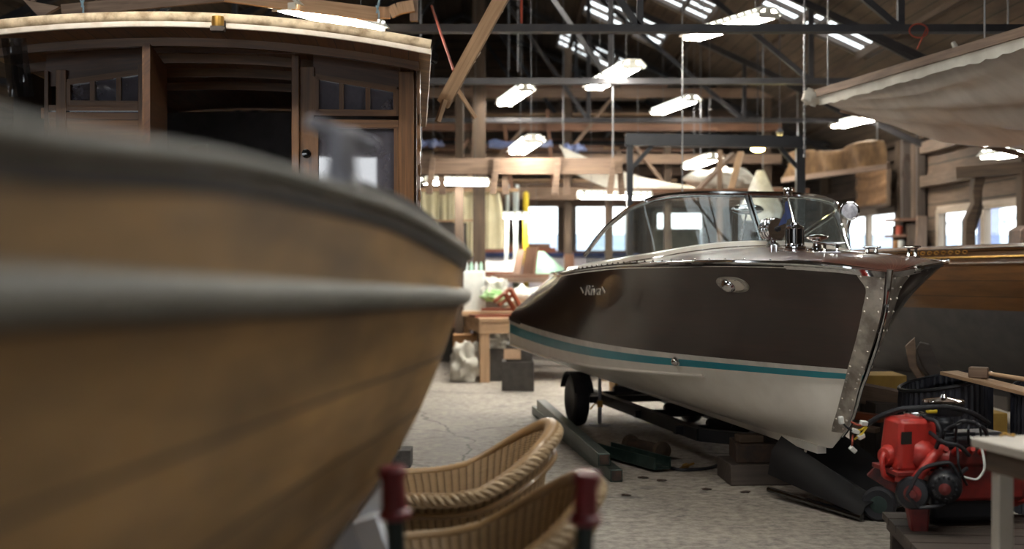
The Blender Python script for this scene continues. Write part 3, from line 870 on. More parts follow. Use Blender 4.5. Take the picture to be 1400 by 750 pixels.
# side vent plate, drain, lettering
c, n, al, v, t = hull_at(1002, 388)
upv = n.cross(al).normalized()
if upv.z < 0: upv = -upv
m = MB()
def oval(a, b, sx=1, N=32): return [(sx*a*math.copysign(abs(math.cos(q))**.75, math.cos(q)), b*math.copysign(abs(math.sin(q))**.9, math.sin(q))) for q in [2*PI*k/N for k in range(N)]]
m.prism(oval(.128, .064), c, al, upv, .016)
R = Matrix((al, upv, n)).transposed()
pl = []
for k in range(12): q = 2*PI*k/12; m.ball(c+al*.112*math.cos(q)+upv*.05*math.sin(q)+n*.01, .0065, 6, 4)
vp = part('side_vent', m, m_plate, boat, label='oval chrome vent plate on the topsides')
m = MB(); m.prism(oval(.09, .043), c+n*.006+al*.006, al, upv, .012); part('vent_recess', m, m_cream, vp)
m = MB(); m.lathe([(.05, 0), (.048, .012), (.036, .03), (.02, .04), (0, .043)], c+n*.01-al*.028, n, 22)
for r in (.046, .034, .022): m.tube([c+n*(.014+.03*(1-(r/.05)**2))-al*.028+(al*math.cos(a)+upv*math.sin(a))*r for a in [2*PI*q/20 for q in range(20)]], .004, 6, closed=True)
part('vent_dome', m, m_chrome, vp)
c, n, al, v, t = hull_at(925, 493)
m = MB(); m.lathe([(.034, -.005), (.034, .01), (.026, .028), (.012, .04), (0, .042)], c, n, 18); part('drain_cover', m, m_chrome, boat)
cu = bpy.data.curves.new('text', 'FONT'); cu.body = 'Riva'; cu.size = .115; cu.extrude = .004; cu.shear = .3; cu.align_x = 'CENTER'; cu.align_y = 'CENTER'; cu.offset = -.001
to = bpy.data.objects.new('text', cu); COL.objects.link(to)
me = bpy.data.meshes.new_from_object(to); bpy.data.objects.remove(to)
c, n, al, v, t = hull_at(811, 397)
upv = n.cross(al).normalized()
if upv.z < 0: upv = -upv
right = upv.cross(n).normalized()
m_letters = M('bright chrome letters', (240, 240, 236), rough=.15, metal=.35)
m = MB(); bm2 = bmesh.new(); bm2.from_mesh(me)
idx = {q: m.b.verts.new(c+right*q.co.x*2.1+upv*q.co.y+n*(q.co.z+.008)) for q in bm2.verts}
for f in bm2.faces: m.face([idx[q] for q in f.verts])
part('lettering', m, m_letters, boat, smooth=0, label='small chrome script reading Riva')
for sx in (-1, 1):
    m = MB(); m.bar(c+right*(sx*.27-.035)+upv*.022+n*.006, c+right*(sx*.27+.035)-upv*.015+n*.006, .014, .006, up=n); part('flourish', m, m_letters, boat, smooth=0, label='small chrome dash beside the script')
# shafts and rudder under the stern
m = MB(); m.prism([(0, 0), (.22, .02), (.24, -.3), (.05, -.28)], BM @ V((-5.3, 0, .40)), -bx, UP, .03); part('rudder', m, m_brass, boat, smooth=0)
m = MB(); m.bar(BM @ V((-.85, 0, .338)), BM @ V((-5.2, 0, .35)), .06, .05); part('keel', m, m_boatwhite, boat, smooth=0)
# ================================================================== THE GOLDEN BOAT BESIDE THE CAMERA
OX = -1.15
_gy = [-2.6, -2.0, -1.0, .5, .95, 1.6, 2.4, 3.2, 3.9, 4.4, 4.9, 5.25, 5.45]
gx = spline(_gy, [-1.12, -.78, -.50, -.40, -.38, -.325, -.255, -.172, -.13, -.165, -.32, -.62, -1.13])
gz = spline(_gy, [1.69, 1.68, 1.665, 1.652, 1.651, 1.669, 1.658, 1.608, 1.560, 1.545, 1.54, 1.54, 1.54])
rz_ = spline(_gy, [1.54, 1.54, 1.535, 1.525, 1.52, 1.50, 1.475, 1.45, 1.427, 1.42, 1.415, 1.41, 1.41])
kf = spline([0, .05, .2, .38, .6, .75, .9, 1.02], [.03, .045, .095, .17, .30, .43, .68, .995])
gys = [-2.6+8.05*i/90 for i in range(91)] 
gys = sorted(set([round(q, 3) for q in gys] + [5.3, 5.35, 5.4, 5.45, 4.6, 5.0, 5.15]))
def fx(x, s): return x if s > 0 else 2*OX-x
launch = thing('wooden_launch', 'large blurred golden wooden boat hull with grey rails filling the left foreground', 'boat', (OX, 1.6, 0), 0)
m = MB()
for s in (1, -1):
    m.surf([[V((fx(OX+(gx(y)-OX)*(1-kf(dz)), s), y, rz_(y)-.02-dz*(rz_(y)-.47)/.98)) for y in gys] for dz in [1.0*j/30 for j in range(31)]])
part('hull_planking', m, m_oldhull, launch, smooth=60)
m = MB()
for s in (1, -1):
    m.surf([[V((fx(OX+(gx(y)-OX)*(1-k), s), y, rz_(y)-.03+(gz(y)-rz_(y)+.02)*f)) for y in gys] for f, k in [(0, .028), (.3, .03), (.6, .028), (1, .02)]])
part('sheer_plank', m, m_oldhull, launch, smooth=60)
def rail(prof, zf, name, mat, label):
    m = MB()
    for s in (1, -1):
        rows = []
        for a, b in prof+[prof[0]]:
            rows.append([V((fx(OX+(gx(y)-OX)*1.0+a*min(1, (gx(y)-OX)/.3), s), y, zf(y)+b)) for y in gys])
        m.surf(rows)
    return part(name, m, mat, launch, smooth=50, label=label)
rail([(-.05, .024), (-.01, .024), (.004, .014), (.006, 0), (.002, -.014), (-.012, -.024), (-.05, -.026)], rz_, 'rub_rail', m_greyrail, 'pale grey rounded rub rail')
rail([(-.12, .009), (-.02, .009), (.005, .005), (.009, -.004), (.004, -.013), (-.012, -.016), (-.12, -.015)], gz, 'gunwale_cap', m_greyrail, 'weathered grey gunwale cap')
rail([(-.03, 0), (-.014, 0), (-.012, -.012), (-.018, -.026), (-.03, -.028)], lambda y: gz(y)-.02, 'gunwale_shade', m_darkrail, 'dark strip for the shadow under the gunwale')  # dark strip holds the shadow beneath the gunwale cap
m = MB(); m.surf([[V((gx(y)-.10 if f == 1 else (2*OX-gx(y)+.10 if f == -1 else OX), y, gz(y)-.01+(.03 if f == 0 else 0))) for y in gys[6:-9]] for f in (-1, 0, 1)])
part('deck', m, m_darkrail, launch)
m = MB(); cp = path([(-.325, 2.6, 1.680), (-.285, 2.9, 1.672), (-.24, 3.2, 1.650), (-.205, 3.5, 1.617), (-.19, 3.66, 1.590)], 14)
m.surf([[p+V((dx, 0, dz)) for p in cp] for dx, dz in ((0, -.03), (0, .03), (-.03, .036), (-.03, -.03))]); part('coaming_rail', m, m_darkrail, launch)
m = MB(); m.bar((OX, -2.4, .44), (OX, 5.3, .46), .08, .14); part('keel', m, m_darkrail, launch, smooth=0)
# metal fairlead on the gunwale
c = V((-.292, 2.2, gz(2.2)+.012))
m = MB()
m.box(c+V((0, 0, .006)), (.05, .12, .012)); m.prism([(-.028, 0), (.028, 0), (.022, .03), (.022, .06), (.03, .085), (-.03, .085), (-.022, .06), (-.022, .03)], c+V((0, 0, .01)), (.5, .86, 0), (0, 0, 1), .03)
m.bar(c+V((-.06, .0, .108)), c+V((.05, .06, .066)), .028, .022)
part('fairlead', m, m_galv, launch, bevel=.004, label='dull metal fairlead standing on the gunwale')
# white shores under its bilge
def shore(name, pts, mat, w, h, label, grp=None):
    m = MB(); m.bar(pts[0], pts[1], w, h); return solo(name, m, mat, label, 'prop', grp, bevel=.004)
a = P(536, 662, 4.25); shore('white_shore', (a, V((-1.0, 4.1, .04))), m_whitepaint, .13, .08, 'upper white painted timber prop leaning under the golden hull')
shore('white_shore', (P(500, 706, 4.12), V((-.24, 4.12, .03))), m_whitepaint, .12, .08, 'white painted timber prop running steeply down to the floor beside the front wicker chair')
for y, l in ((.4, 'near'), (4.6, 'far')):
    m = MB()
    for k in range(3): m.box((OX, y, .065+.125*k), (.6-.1*k, .25, .12), Euler((0, 0, random.uniform(-.05, .05))))
    solo('keel_block', m, m_darktimber, 'stack of dark timber blocks under the %s end of the golden hull' % l, 'block', smooth=0)

# ------------------------------------------------------------------ wicker chairs
def wicker_chair(label, loc, rz):
    t = thing('wicker_chair', label, 'chair', loc, rz, 'wicker tub chairs')
    Mx = WM[t]
    def rim(ph):                      # ph from -PI..PI, 0 is the back
        a = abs(ph)/PI
        return .60 + .235*max(0, math.cos(ph*.86))**1.6 if a < .60 else .60-.02*(a-.6)
    PH = [-2.25+4.5*i/80 for i in range(81)]
    def wallp(ph, f, off=0):
        z = .20+(rim(ph)-.20)*f
        fl = 1+.20*f*f+.10*f**3*max(0, math.cos(ph))
        ra, rb = .245*fl+off, .25*fl+off
        x = -math.cos(ph)*ra*(1 if abs(ph) < PI/2 else 1.75); y = math.sin(ph)*rb
        return Mx @ V((x, y, z))
    m = MB(); m.surf([[wallp(ph, .12+.88*j/16) for ph in PH] for j in range(17)])
    part('shell', m, m_wicker, t, smooth=60)
    m = MB(); m.surf([[wallp(ph, j/16*.93, .035) for ph in PH] for j in range(17)])
    part('outer_skirt', m, m_wicker, t, smooth=60)
    m = MB(); rp = [wallp(ph, 1, .02)+V((0, 0, .0)) for ph in PH]
    m.tube(rp, [.020+.014*max(0, math.cos(ph))**2 for ph in PH], 10); part('rolled_rim', m, m_cane, t)
    m = MB()
    big = path([wallp(ph, .99, .044) for ph in PH], 220)
    for st in range(3):
        pts = []
        for i, p in enumerate(big):
            tg = (big[min(i+1, 219)]-big[max(i-1, 0)]).normalized(); o = (p-Mx @ V((0, 0, p.z))); o.z = 0; o.normalize()
            b = tg.cross(o).normalized(); a = i*.62+st*2*PI/3
            pts.append(p+o*math.cos(a)*.013+b*math.sin(a)*.016+V((0, 0, -.005)))
        m.tube(pts, .0135, 6)
    part('braided_edge', m, m_braid, t, label='braided pale cane edge')
    m = MB(); m.tube([wallp(ph, .83, .056) for ph in PH], .012, 8); part('cane_hoop', m, m_cane, t)
    m = MB(); m.lathe([(0, .37), (.2, .375), (.25, .36), (.26, .33), (0, .33)], Mx @ V((.04, 0, 0)), UP_, 30); part('seat', m, m_wicker, t)
    for x, y in ((.2, .2), (.2, -.2), (-.22, .2), (-.22, -.2)):
        m = MB(); m.tube([Mx @ V((x*.85, y*.9, .5)), Mx @ V((x*1.12, y*1.12, 0))], [.019, .017], 8); part('leg', m, m_cane, t)
    return t
UP_ = V((0, 0, 1))
# the chair faces -x of the world when rz = PI
ch1 = wicker_chair('wicker tub chair with a braided edge, the farther one, seen whole above the other', (-.17, 5.35, 0), PI+.12)
ch2 = dup(ch1, (-.085, 4.05, 0), PI+.10, 'wicker tub chair cut by the lower picture edge, nearest to the camera')

# ------------------------------------------------------------------ green trolley with red grips
t = thing('sack_truck', 'dark green sack truck with two red handle grips in front of the wicker chairs', 'sack truck', (-.05, 2.8, 0), 0)
for x, top in ((-.262, 1.09), (.165, 1.078)):
    xt = x; xb = x*.80-.008
    tp, bt = V((xt, 2.8, top)), V((xb, 2.86, .16))
    m = MB(); m.tube([bt, tp-V((0, 0, .02))], .021, 12); up_ = part('upright', m, m_darkgreen, t)
    ax = (tp-bt).normalized()
    m = MB(); m.lathe([(.031, -.115), (.036, -.112), (.036, -.098), (.028, -.092), (.026, -.03), (.031, -.018), (.031, -.006), (.026, 0), (0, .001)], tp, ax, 20)
    part('grip', m, m_redgrip, up_, label='red handle grip')
for z in (.3, .62, .84):
    m = MB(); w_ = .165+.045*(z/1.1)
    m.tube([(-.05-w_, 2.855-.05*z, z), (-.05+w_, 2.855-.05*z, z)], .013, 8); part('crossbar', m, m_darkgreen, t)
m = MB(); m.box((-.05, 2.74, .012), (.36, .24, .012)); m.box((-.05, 2.86, .09), (.36, .012, .16)); part('toe_plate', m, m_darkgreen, t, smooth=0)
for x in (-.3, .2):
    m = MB(); m.lathe([(.02, -.025), (.07, -.03), (.1, -.03), (.11, -.02), (.11, .02), (.1, .03), (.07, .03), (.02, .025)], (x, 2.97, .11), (1, 0, 0), 24); part('wheel', m, m_black, t)
m = MB(); m.tube([(-.33, 2.97, .11), (.23, 2.97, .11)], .01, 8); m.tube([(-.2, 2.86, .14), (-.2, 2.97, .11)], .012, 6); m.tube([(.1, 2.86, .14), (.1, 2.97, .11)], .012, 6); part('axle', m, m_steel, t)
# ================================================================== THE OLD CABIN CRUISER
CR = V((-.628, 8.2, 0)); ex = V((.99726, .074, 0)); ey = V((-.074, .99726, 0))
def C(x, y, z): return CR + ex*x + ey*y + V((0, 0, z))
def fc(px, py, yo=0):                      # cabin coordinates (x, z) seen at px,py on the plane yo
    r = (px-700)/FPX; o = CR+ey*yo
    x = (r*o.y-o.x)/(ex.x-ex.y*r); d = o.y+ex.y*x
    return x, EYE+(350-py)*d/FPX
cab = thing('cabin_cruiser', 'old wooden cabin cruiser with curved cream edged roof and open cabin door at left', 'boat', C(-1.25, 2.5, 0), math.atan2(ex.y, ex.x))
def cbox(m, x0, x1, z0, z1, y0, y1):
    q = [C(x, y, z) for x in (x0, x1) for y in (y0, y1) for z in (z0, z1)]
    c = (q[0]+q[7])/2
    m.box(c, (x1-x0, y1-y0, z1-z0), Euler((0, 0, math.atan2(ex.y, ex.x))))
def frect(m, px0, py0, px1, py1, y0=-.03, y1=.03):
    a, z1 = fc(px0, py0, y0); b, _ = fc(px1, py0, y0); _, z0 = fc(px0, py1, y0)
    cbox(m, a, b, z0, z1, y0, y1)
def roof_h(x):                             # underside of the roof across the boat
    s = (x+1.24)/1.4
    return 2.735 - .028*s + .125*(1-s*s) + .02
XA, XB = -2.62, .10
xs = [XA+(XB-XA)*i/40 for i in range(41)]
m = MB(); m.surf([[C(x, y, roof_h(x)) for x in xs] for y in (-.72, 0, 1.5, 3.6)], thick=.05, uv0=(0, 0))
part('roof_deck', m, m_oldhull, cab)
m = MB(); m.surf([[C(x, y, roof_h(x)-.012) for y in (-.70, -.2, .4, 3.5)] for x in xs[1:-1]]); part('ceiling_boards', m, m_cabplank, cab)
m = MB(); m.surf([[C(x, -.745+dy, roof_h(x)+dz) for x in xs] for dy, dz in ((.03, -.012), (0, -.012), (-.004, .0), (0, .022), (.03, .022))]); part('roof_edge_strip', m, m_fascia, cab, label='pale strip under the roof roll')
m = MB(); m.tube([C(x, -.735, roof_h(x)+.045) for x in xs], .030, 12); part('roof_roll', m, m_canvasroll, cab, label='worn cream roll along the roof edge')
for y, d in ((-.36, .05), (.25, .06), (.9, .06), (1.6, .06)):
    m = MB(); m.surf([[C(x, y+a, roof_h(x)-.012-b) for x in xs[1:-1]] for a, b in ((0, 0), (0, d), (.05, d), (.05, 0))]); part('roof_beam', m, m_cabwood, cab)
# lamp on the roof edge
lx, lz = fc(298, 30, -.78)
m = MB(); m.lathe([(0, -.03), (.034, -.03), (.036, .0), (.034, .03), (0, .034)], C(lx, -.785, lz), (0, 0, 1), 20); rl = part('roof_lamp', m, m_brass, cab, label='small brass lamp on the roof edge')
m = MB(); cbox(m, lx-.038, lx+.038, lz-.055, lz-.028, -.82, -.745); cbox(m, lx-.04, lx+.04, lz-.05, lz+.03, -.76, -.745); part('lamp_base', m, m_darktimber, rl, smooth=0)
# bulkhead woodwork
ZB = 1.25
m = MB()
x0, _ = fc(545, 200); cbox(m, x0, 0, ZB, roof_h(0)-.03, -.04, .06); part('corner_post', m, m_cabwood, cab, bevel=.004)
m = MB(); x0, _ = fc(410, 200); x1, _ = fc(430, 200); cbox(m, x0, x1, ZB, roof_h(x0)-.10, -.02, .05); part('door_stile', m, m_cabwood, cab, bevel=.003)
m = MB(); x0, _ = fc(400, 200); x1, _ = fc(410, 200); cbox(m, x0, x1, ZB, roof_h(x0)-.04, -.07, .06); part('door_jamb', m, m_cabwood, cab, bevel=.003)
# header panels following the roof
def header(pa, za, pb, zb, name):
    m = MB(); a, z_a = fc(pa, za); b, z_b = fc(pb, zb)
    n = 10; rows = [[], []]
    for i in range(n+1):
        x = a+(b-a)*i/n; rows[0].append(C(x, .01, z_a+(z_b-z_a)*(i/n)**1.5)); rows[1].append(C(x, .01, roof_h(x)-.01))
    m.surf(rows, thick=-.03); return part(name, m, m_cabdark, cab, smooth=0)
header(428, 103, 547, 122, 'header_panel'); header(62, 118, 200, 97, 'header_panel')
m = MB(); a, z = fc(200, 66); b, _ = fc(402, 66); m.surf([[C(a+(b-a)*i/10, .012, q) for i in range(11)] if q else [C(a+(b-a)*i/10, .012, roof_h(a+(b-a)*i/10)) for i in range(11)] for q in (z-.02, 0)], thick=-.03); part('door_header', m, m_cabdark, cab, smooth=0)
# right windows
def window(name, px0, px1, top0, top1, bot, bars, glass=m_cabglass):
    f = MB(); a, z0 = fc(px0, bot); b, zt1 = fc(px1, top1); _, zt0 = fc(px0, top0)
    w = .022
    f.bar(C(a, 0, z0), C(b, 0, z0), .05, .04); f.bar(C(a, 0, zt0), C(b, 0, zt1), .05, .035)
    f.bar(C(a, 0, z0-.02), C(a, 0, zt0), .04, .05, up=ey); f.bar(C(b, 0, z0-.02), C(b, 0, zt1), .04, .05, up=ey)
    for q in bars:
        x, _ = fc(q, bot); g = (x-a)/(b-a); f.bar(C(x, 0, z0), C(x, 0, zt0+(zt1-zt0)*g), .03, .035, up=ey)
    fr = part(name, f, m_cabwood, cab, smooth=0)
    g = MB(); g.surf([[C(a, .012, z0), C(b, .012, z0)], [C(a, .012, zt0), C(b, .012, zt1)]]); part('pane', g, glass, fr)
    return fr
window('upper_window', 432, 542, 105, 123, 154, (467, 503))
window('upper_window', 93, 197, 113, 98, 142, (127, 163))
m = MB(); frect(m, 430, 163, 547, 173); part('window_rail', m, m_cabwood, cab, smooth=0)
window('lower_window', 431, 543, 172, 172, 292, ())
window('lower_window', 62, 197, 148, 148, 158, ())
m = MB(); frect(m, 62, 158, 197, 200, -.01, .03); part('lower_panel', m, m_cabwood, cab, smooth=0)
for a, b in ((78, 92), (62, 68), (190, 200)):
    m = MB(); x0, _ = fc(a, 150); x1, _ = fc(b, 150); cbox(m, x0, x1, ZB, roof_h(x0)-.12, -.03, .05); part('mullion', m, m_cabwood, cab, bevel=.003)
kx, kz = fc(419, 210, -.03)
m = MB(); m.lathe([(.028, 0), (.028, .008), (.022, .012), (.012, .02), (.012, .03), (.026, .04), (.026, .052), (0, .058)], C(kx, -.02, kz), -ey, 20); part('door_knob', m, m_blackgloss, cab, label='black round door knob')
# open leaf of the door, hinged at the left of the opening and swung out
hx, hz = fc(226, 92)
hp = C(hx, -.03, 0); op = V(((201-700)/FPX*7.52, 7.52, 0)); dv = (op-hp); L = dv.length
m = MB(); m.prism([(0, ZB), (L, ZB), (L, 2.80), (0, 2.735)], hp, dv, UP_, .035); lf = part('door_leaf', m, m_cabdark, cab, smooth=0)
m = MB()
for a0, a1, z0, z1 in ((.0, .09, ZB, 2.74), (L-.09, L, ZB, 2.80), (.09, L-.09, 2.62, 2.77), (.09, L-.09, 1.75, 1.87)):
    m.prism([(a0, z0), (a1, z0), (a1, z1), (a0, z1)], hp+dv.normalized().cross(UP_)*.022, dv, UP_, .012)
part('leaf_frame', m, m_cabwood, lf, smooth=0)
# interior, sides
m = MB()
m.surf([[C(x, 3.4, z) for x in (-2.5, -2.02, -1.84, -.02)] for z in (1.2, 2.34, 2.56, 2.84)], skip=lambda j, i: i == 1 and j == 1)
m.surf([[C(-2.5, y, z) for y in (0, 3.4)] for z in (1.2, 2.75)])
m.surf([[C(x, y, 1.2) for x in (-2.5, 0)] for y in (0, 3.4)])
part('cabin_lining', m, m_cabinside, cab, smooth=0)
m = MB(); m.surf([[C(x, 3.41, z) for x in (-2.02, -1.84)] for z in (2.34, 2.56)]); part('front_pane', m, m_pane, cab)
m = MB(); cbox(m, -1.9, -1.2, 1.2, 1.75, 1.8, 2.4); cbox(m, -2.4, -2.0, 1.2, 1.9, 1.0, 2.0); part('cabin_locker', m, m_cabinside, cab, smooth=0)
m = MB(); m.surf([[C(-.005+.0*y, y, z) for y in (.04, 1, 2, 3.4)] for z in (1.2, 2.0, roof_h(0))], thick=.02); part('cabin_side', m, m_cabwood, cab, smooth=0)
m = MB()
for k in range(5):
    zz = 2.42-.16*k; m.ball(C(.035, -.01, zz), (.012, .03, .05), 8, 6)
m.bar(C(.03, 0, 1.5), C(.03, 0, 2.75), .02, .05); part('grab_strip', m, m_cabwood, cab)
lx_, lz_ = .14, fc(588, 80)[1]
m = MB(); m.lathe([(.02, -.05), (.035, -.03), (.04, .02), (.046, .035), (0, .04)], C(.10, -.05, lz_), ex*.7-ey*.6, 18); part('side_lamp', m, m_blackgloss, cab, label='small black side lamp under the roof end')
# hull below
m = MB()
def chull(y, f):
    w = 1.22*(1-.25*(1-min(1, y/2.0))**2)*(1-max(0, (y-3.2)/2.6)**2*.9); z = 1.40-.92*f
    k = 1-.12*f-.86*f**3.2
    return w*k, z
for s in (-1, 1): m.surf([[C(-1.26+s*chull(y, j/14)[0], y, chull(y, j/14)[1]) for y in [.02+5.2*i/20 for i in range(21)]] for j in range(15)])
m.surf([[C(-1.26+s*chull(.02, j/14)[0], .02-.05*(1-s*s), chull(.02, j/14)[1]) for s in [q/6 for q in range(-6, 7)]] for j in range(15)])
m.surf([[C(-1.26+s*chull(y, 0)[0], y, 1.40) for y in [.02+5.2*i/20 for i in range(21)]] for s in (-1, 0, 1)])
part('hull', m, m_oldhull, cab)
m = MB(); m.bar(C(-1.26, .0, .46), C(-1.26, 5.0, .46), .1, .1); part('keel', m, m_darkrail, cab, smooth=0)
for y, l in ((1.2, 'near'), (3.8, 'far')):
    m = MB()
    for k in range(3): c = C(-1.26, y, .07+.135*k); m.box(c, (.7-.1*k, .3, .13))
    solo('keel_block', m, m_darktimber, 'stack of dark blocks under the %s end of the cabin cruiser' % l, 'block', smooth=0)
# post and grey block at its near quarter
g = G(548, 640)
m = MB(); m.box(g+V((-.08, .12, .065)), (.30, .24, .13)); solo('grey_block', m, m_concreteblock, 'grey concrete block standing on the floor behind the farther wicker chair', 'block', bevel=.006)
m = MB(); m.bar(g+V((-.10, .12, .13)), g+V((-.10, .12, .62)), .17, .10); solo('timber_post', m, m_darktimber, 'short dark timber post standing on the grey concrete block', 'post', smooth=0)

# ------------------------------------------------------------------ things hung above
def plank(name, a, b, w, h, mat, label, cat='plank', grp=None, up=(0, 0, 1), **k):
    m = MB(); m.bar(a, b, w, h, up=up); return solo(name, m, mat, label, cat, grp, smooth=0, **k)
def rope(a, b, r, mat, label, sag=0, cat='rope', grp=None, name='rope'):
    m = MB(); a, b = V(a), V(b); n = 12
    m.tube([a.lerp(b, i/n)-V((0, 0, sag*4*(i/n)*(1-i/n))) for i in range(n+1)], r, 6)
    return solo(name, m, mat, label, cat, grp)
def upto(p, dz=0): return V((p.x, p.y, roof_z(p.x)+.005))
pa = plank('overhead_plank', P(85, 15, 9.4), P(305, -6, 9.4), .04, .09, m_timber2, 'left overhead plank hung above the cabin roof at the top edge')
pb = plank('overhead_plank', P(300, -8, 9.6), P(517, 20, 9.6), .05, .10, m_timber, 'long overhead plank sloping down to the right above the cabin roof')
m = MB(); q = path([P(516, 17, 9.7), P(530, 18, 9.7), P(545, 12, 9.7), P(566, 8, 9.7)], 10)
for a, b in zip(q, q[1:]): m.bar(a, b, .05, .085)
solo('shaped_board', m, m_timber, 'short wavy board between the overhead plank and the upright batten', 'board', smooth=0)
plank('upright_batten', P(566, 29, 9.75), upto(P(566, 29, 9.75)), .06, .05, m_timber2, 'upright batten hanging from the roof at the right end of the cabin roof', 'batten', up=(0, 1, 0))
m = MB(); m.prism([(0, 0), (.16, -.03), (.02, -.11), (-.1, .02)], P(52, 4, 9.2), (1, 0, 0), UP_, .05); m.bar(P(46, 2, 9.2), upto(P(46, 2, 9.2)), .03, .03); solo('torn_bracket', m, m_timber2, 'ragged brown timber bracket at the top left corner', 'bracket', smooth=0)
for px, py, d, l in ((515, 18, 9.56, 'pale blue rope tied round the right end of the long overhead plank'), (112, 10, 9.36, 'pale blue rope tied round the left overhead plank')):
    p = P(px, py, d); m = MB(); m.tube([p, p+V((.02, 0, .1)), upto(p)], .008, 6); m.tube([p+V((0, -.03, .05)), p+V((.02, -.03, 0)), p+V((.02, -.03, -.05))], .007, 6); solo('rope', m, m_bluerope, l, 'rope')
# long plank with a torn white lining hanging aslant
A, B = P(606, 142, 9.3), P(694, -18, 8.7)
hp_ = thing('hanging_plank', 'long pale plank with torn white lining hanging aslant beside the cabin roof', 'plank', A, 0)
m = MB(); m.bar(A, B, .10, .03, up=(0, -1, .3)); part('plank', m, m_timber, hp_, smooth=0)
m = MB(); n = 40; dv = B-A; sd = V((.8, 0, .55)).normalized()
rows = [[], []]
for i in range(n+1):
    f = i/n; wv = .03+.035*abs(noise.noise(V((f*14, 3, 0))))*2
    rows[0].append(A+dv*f+V((0, -.02, 0))+sd*.03); rows[1].append(A+dv*f+V((0, -.02-.02*math.sin(f*30), 0))+sd*(.05+wv)-V((0, 0, .02)))
m.surf(rows, thick=.004); part('torn_lining', m, m_fascia, hp_, label='torn white lining along the plank')
m = MB(); p = A.lerp(B, .03); m.bar(p+V((.0, -.03, .0)), p+V((-.05, -.05, -.16)), .05, .03); m.bar(p+V((.08, 0, .1)), p+V((.22, .05, -.12)), .025, .025); part('broken_splinter', m, m_timber, hp_, smooth=0)
p = P(620, 96, 9.28); rope(p, P(590, 8, 10.95), .010, m_rope, 'red rope from the first truss down to the slanting pale plank')
rope(B, upto(B), .01, m_rope, 'red rope holding the upper end of the slanting pale plank')
p = P(713, 32, 11.0); rope(p, upto(p), .012, m_rope, 'short red rope end hanging from the roof right of the slanting plank')
m = MB(); rows = []
for j in range(9):
    rows.append([P(2+34*i/8 + j*1.2, 52+10*j, 7.0+.1*math.sin(i*1.7+j*.3)) for i in range(9)])
m.surf(rows, thick=.004); sh = solo('plastic_sheet', m, GLASS('clear hanging plastic', (200, 204, 210), .08, rough=.15), 'clear plastic sheet hanging at the left picture edge beside the cabin', 'plastic sheet')
p = P(-4, 52, 7.0); rope(p, upto(p), .006, m_bluerope, 'thin rope holding up the clear plastic sheet at the left edge')
# ================================================================== UNDER THE SPEEDBOAT
ROT = Euler((0, 0, RZ))
tr = thing('boat_trailer', 'black steel boat trailer standing under the speedboat on small wheels', 'trailer', BM @ V((-4.0, 0, 0)), RZ)
for s in (-1, 1):
    m = MB(); m.bar(BM @ V((-5.3, s*.30, .24)), BM @ V((-2.3, s*.26, .24)), .07, .09); m.bar(BM @ V((-2.3, s*.26, .24)), BM @ V((-2.0, 0.0, .24)), .07, .09); part('side_beam', m, m_blacksteel, tr, smooth=0)
for t in (2.6, 3.6, 5.1):
    m = MB(); m.bar(BM @ V((-t, -.36, .24)), BM @ V((-t, .36, .24)), .06, .06); m.lathe([(.03, -.1), (.048, -.08), (.04, 0), (.048, .08), (.03, .1)], BM @ V((-t, 0, .278)), by, 14); part('cross_beam', m, m_blacksteel, tr)
m = MB(); m.bar(BM @ V((-4.75, -.5, .235)), BM @ V((-4.75, .5, .235)), .06, .06); part('axle', m, m_blacksteel, tr, smooth=0)
for s in (-1, 1):
    c = BM @ V((-4.75, s*.55, .235))
    m = MB(); m.lathe([(.13, -.06), (.19, -.07), (.225, -.055), (.235, -.02), (.235, .02), (.225, .055), (.19, .07), (.13, .06)], c, by, 32); w = part('tyre', m, m_black, tr)
    m = MB(); m.lathe([(.0, .02), (.05, .02), (.055, .045), (.1, .03), (.135, .058), (.135, -.058), (.1, -.03), (.055, -.045), (.05, -.02), (0, -.02)], c, by, 24); part('rim', m, m_galv, w)
    m = MB()
    m.surf([[c+by*dy+V((0, 0, math.sin(a)*.26))+bx*math.cos(a)*.28 for a in [.35+2.4*q/14 for q in range(15)]] for dy in (-.09, .09)], thick=.008); part('mudguard', m, m_black, tr)
# jack stand with a clamp
g = P(820, 545, 11.75); g.z = 0
t = thing('jack_stand', 'thin grey jack stand with a flat top under the stern, right of the trailer wheel', 'stand', g, 0)
m = MB(); m.lathe([(.10, 0), (.10, .012), (.02, .02), (.016, .43)], g, UP_, 16); part('pole', m, m_galv, t)
m = MB(); m.bar(g+V((-.14, .05, .465)), g+V((.22, -.08, .435)), .07, .025); part('top_plate', m, m_galv, t, smooth=0)
m = MB(); m.tube([g+V((-.09, -.03, .15)), g+V((-.05, -.035, .2)), g+V((0, -.03, .21)), g+V((.06, -.03, .19))], .009, 6); m.box(g+V((0, -.02, .2)), (.05, .05, .06)); part('clamp', m, m_brass, t)
# timber blocks under the bow
def block(c, size, rz, label, mat=m_darktimber, grp=None):
    m = MB(); m.box(c, size, Euler((0, 0, rz))); return solo('timber_block', m, mat, label, 'block', grp, bevel=.008)
bc = BM @ V((-1.72, .0, 0))
block(bc+V((-.02, -.02, .0705)), (.56, .42, .14), .06, 'bottom dark timber block of the stack under the speedboat keel')
block(bc+V((.0, .0, .2065)), (.46, .36, .13), -.03, 'middle dark timber block of the stack under the speedboat keel', m_rust)
block(bc+V((-.13, -.07, .298)), (.17, .14, .05), .1, 'small brown wood block lying on top of the stack under the keel', m_oldpost)
block(bc+V((.06, .03, .292)), (.16, .2, .04), .1, 'small dark wedge block under the keel on top of the stack')
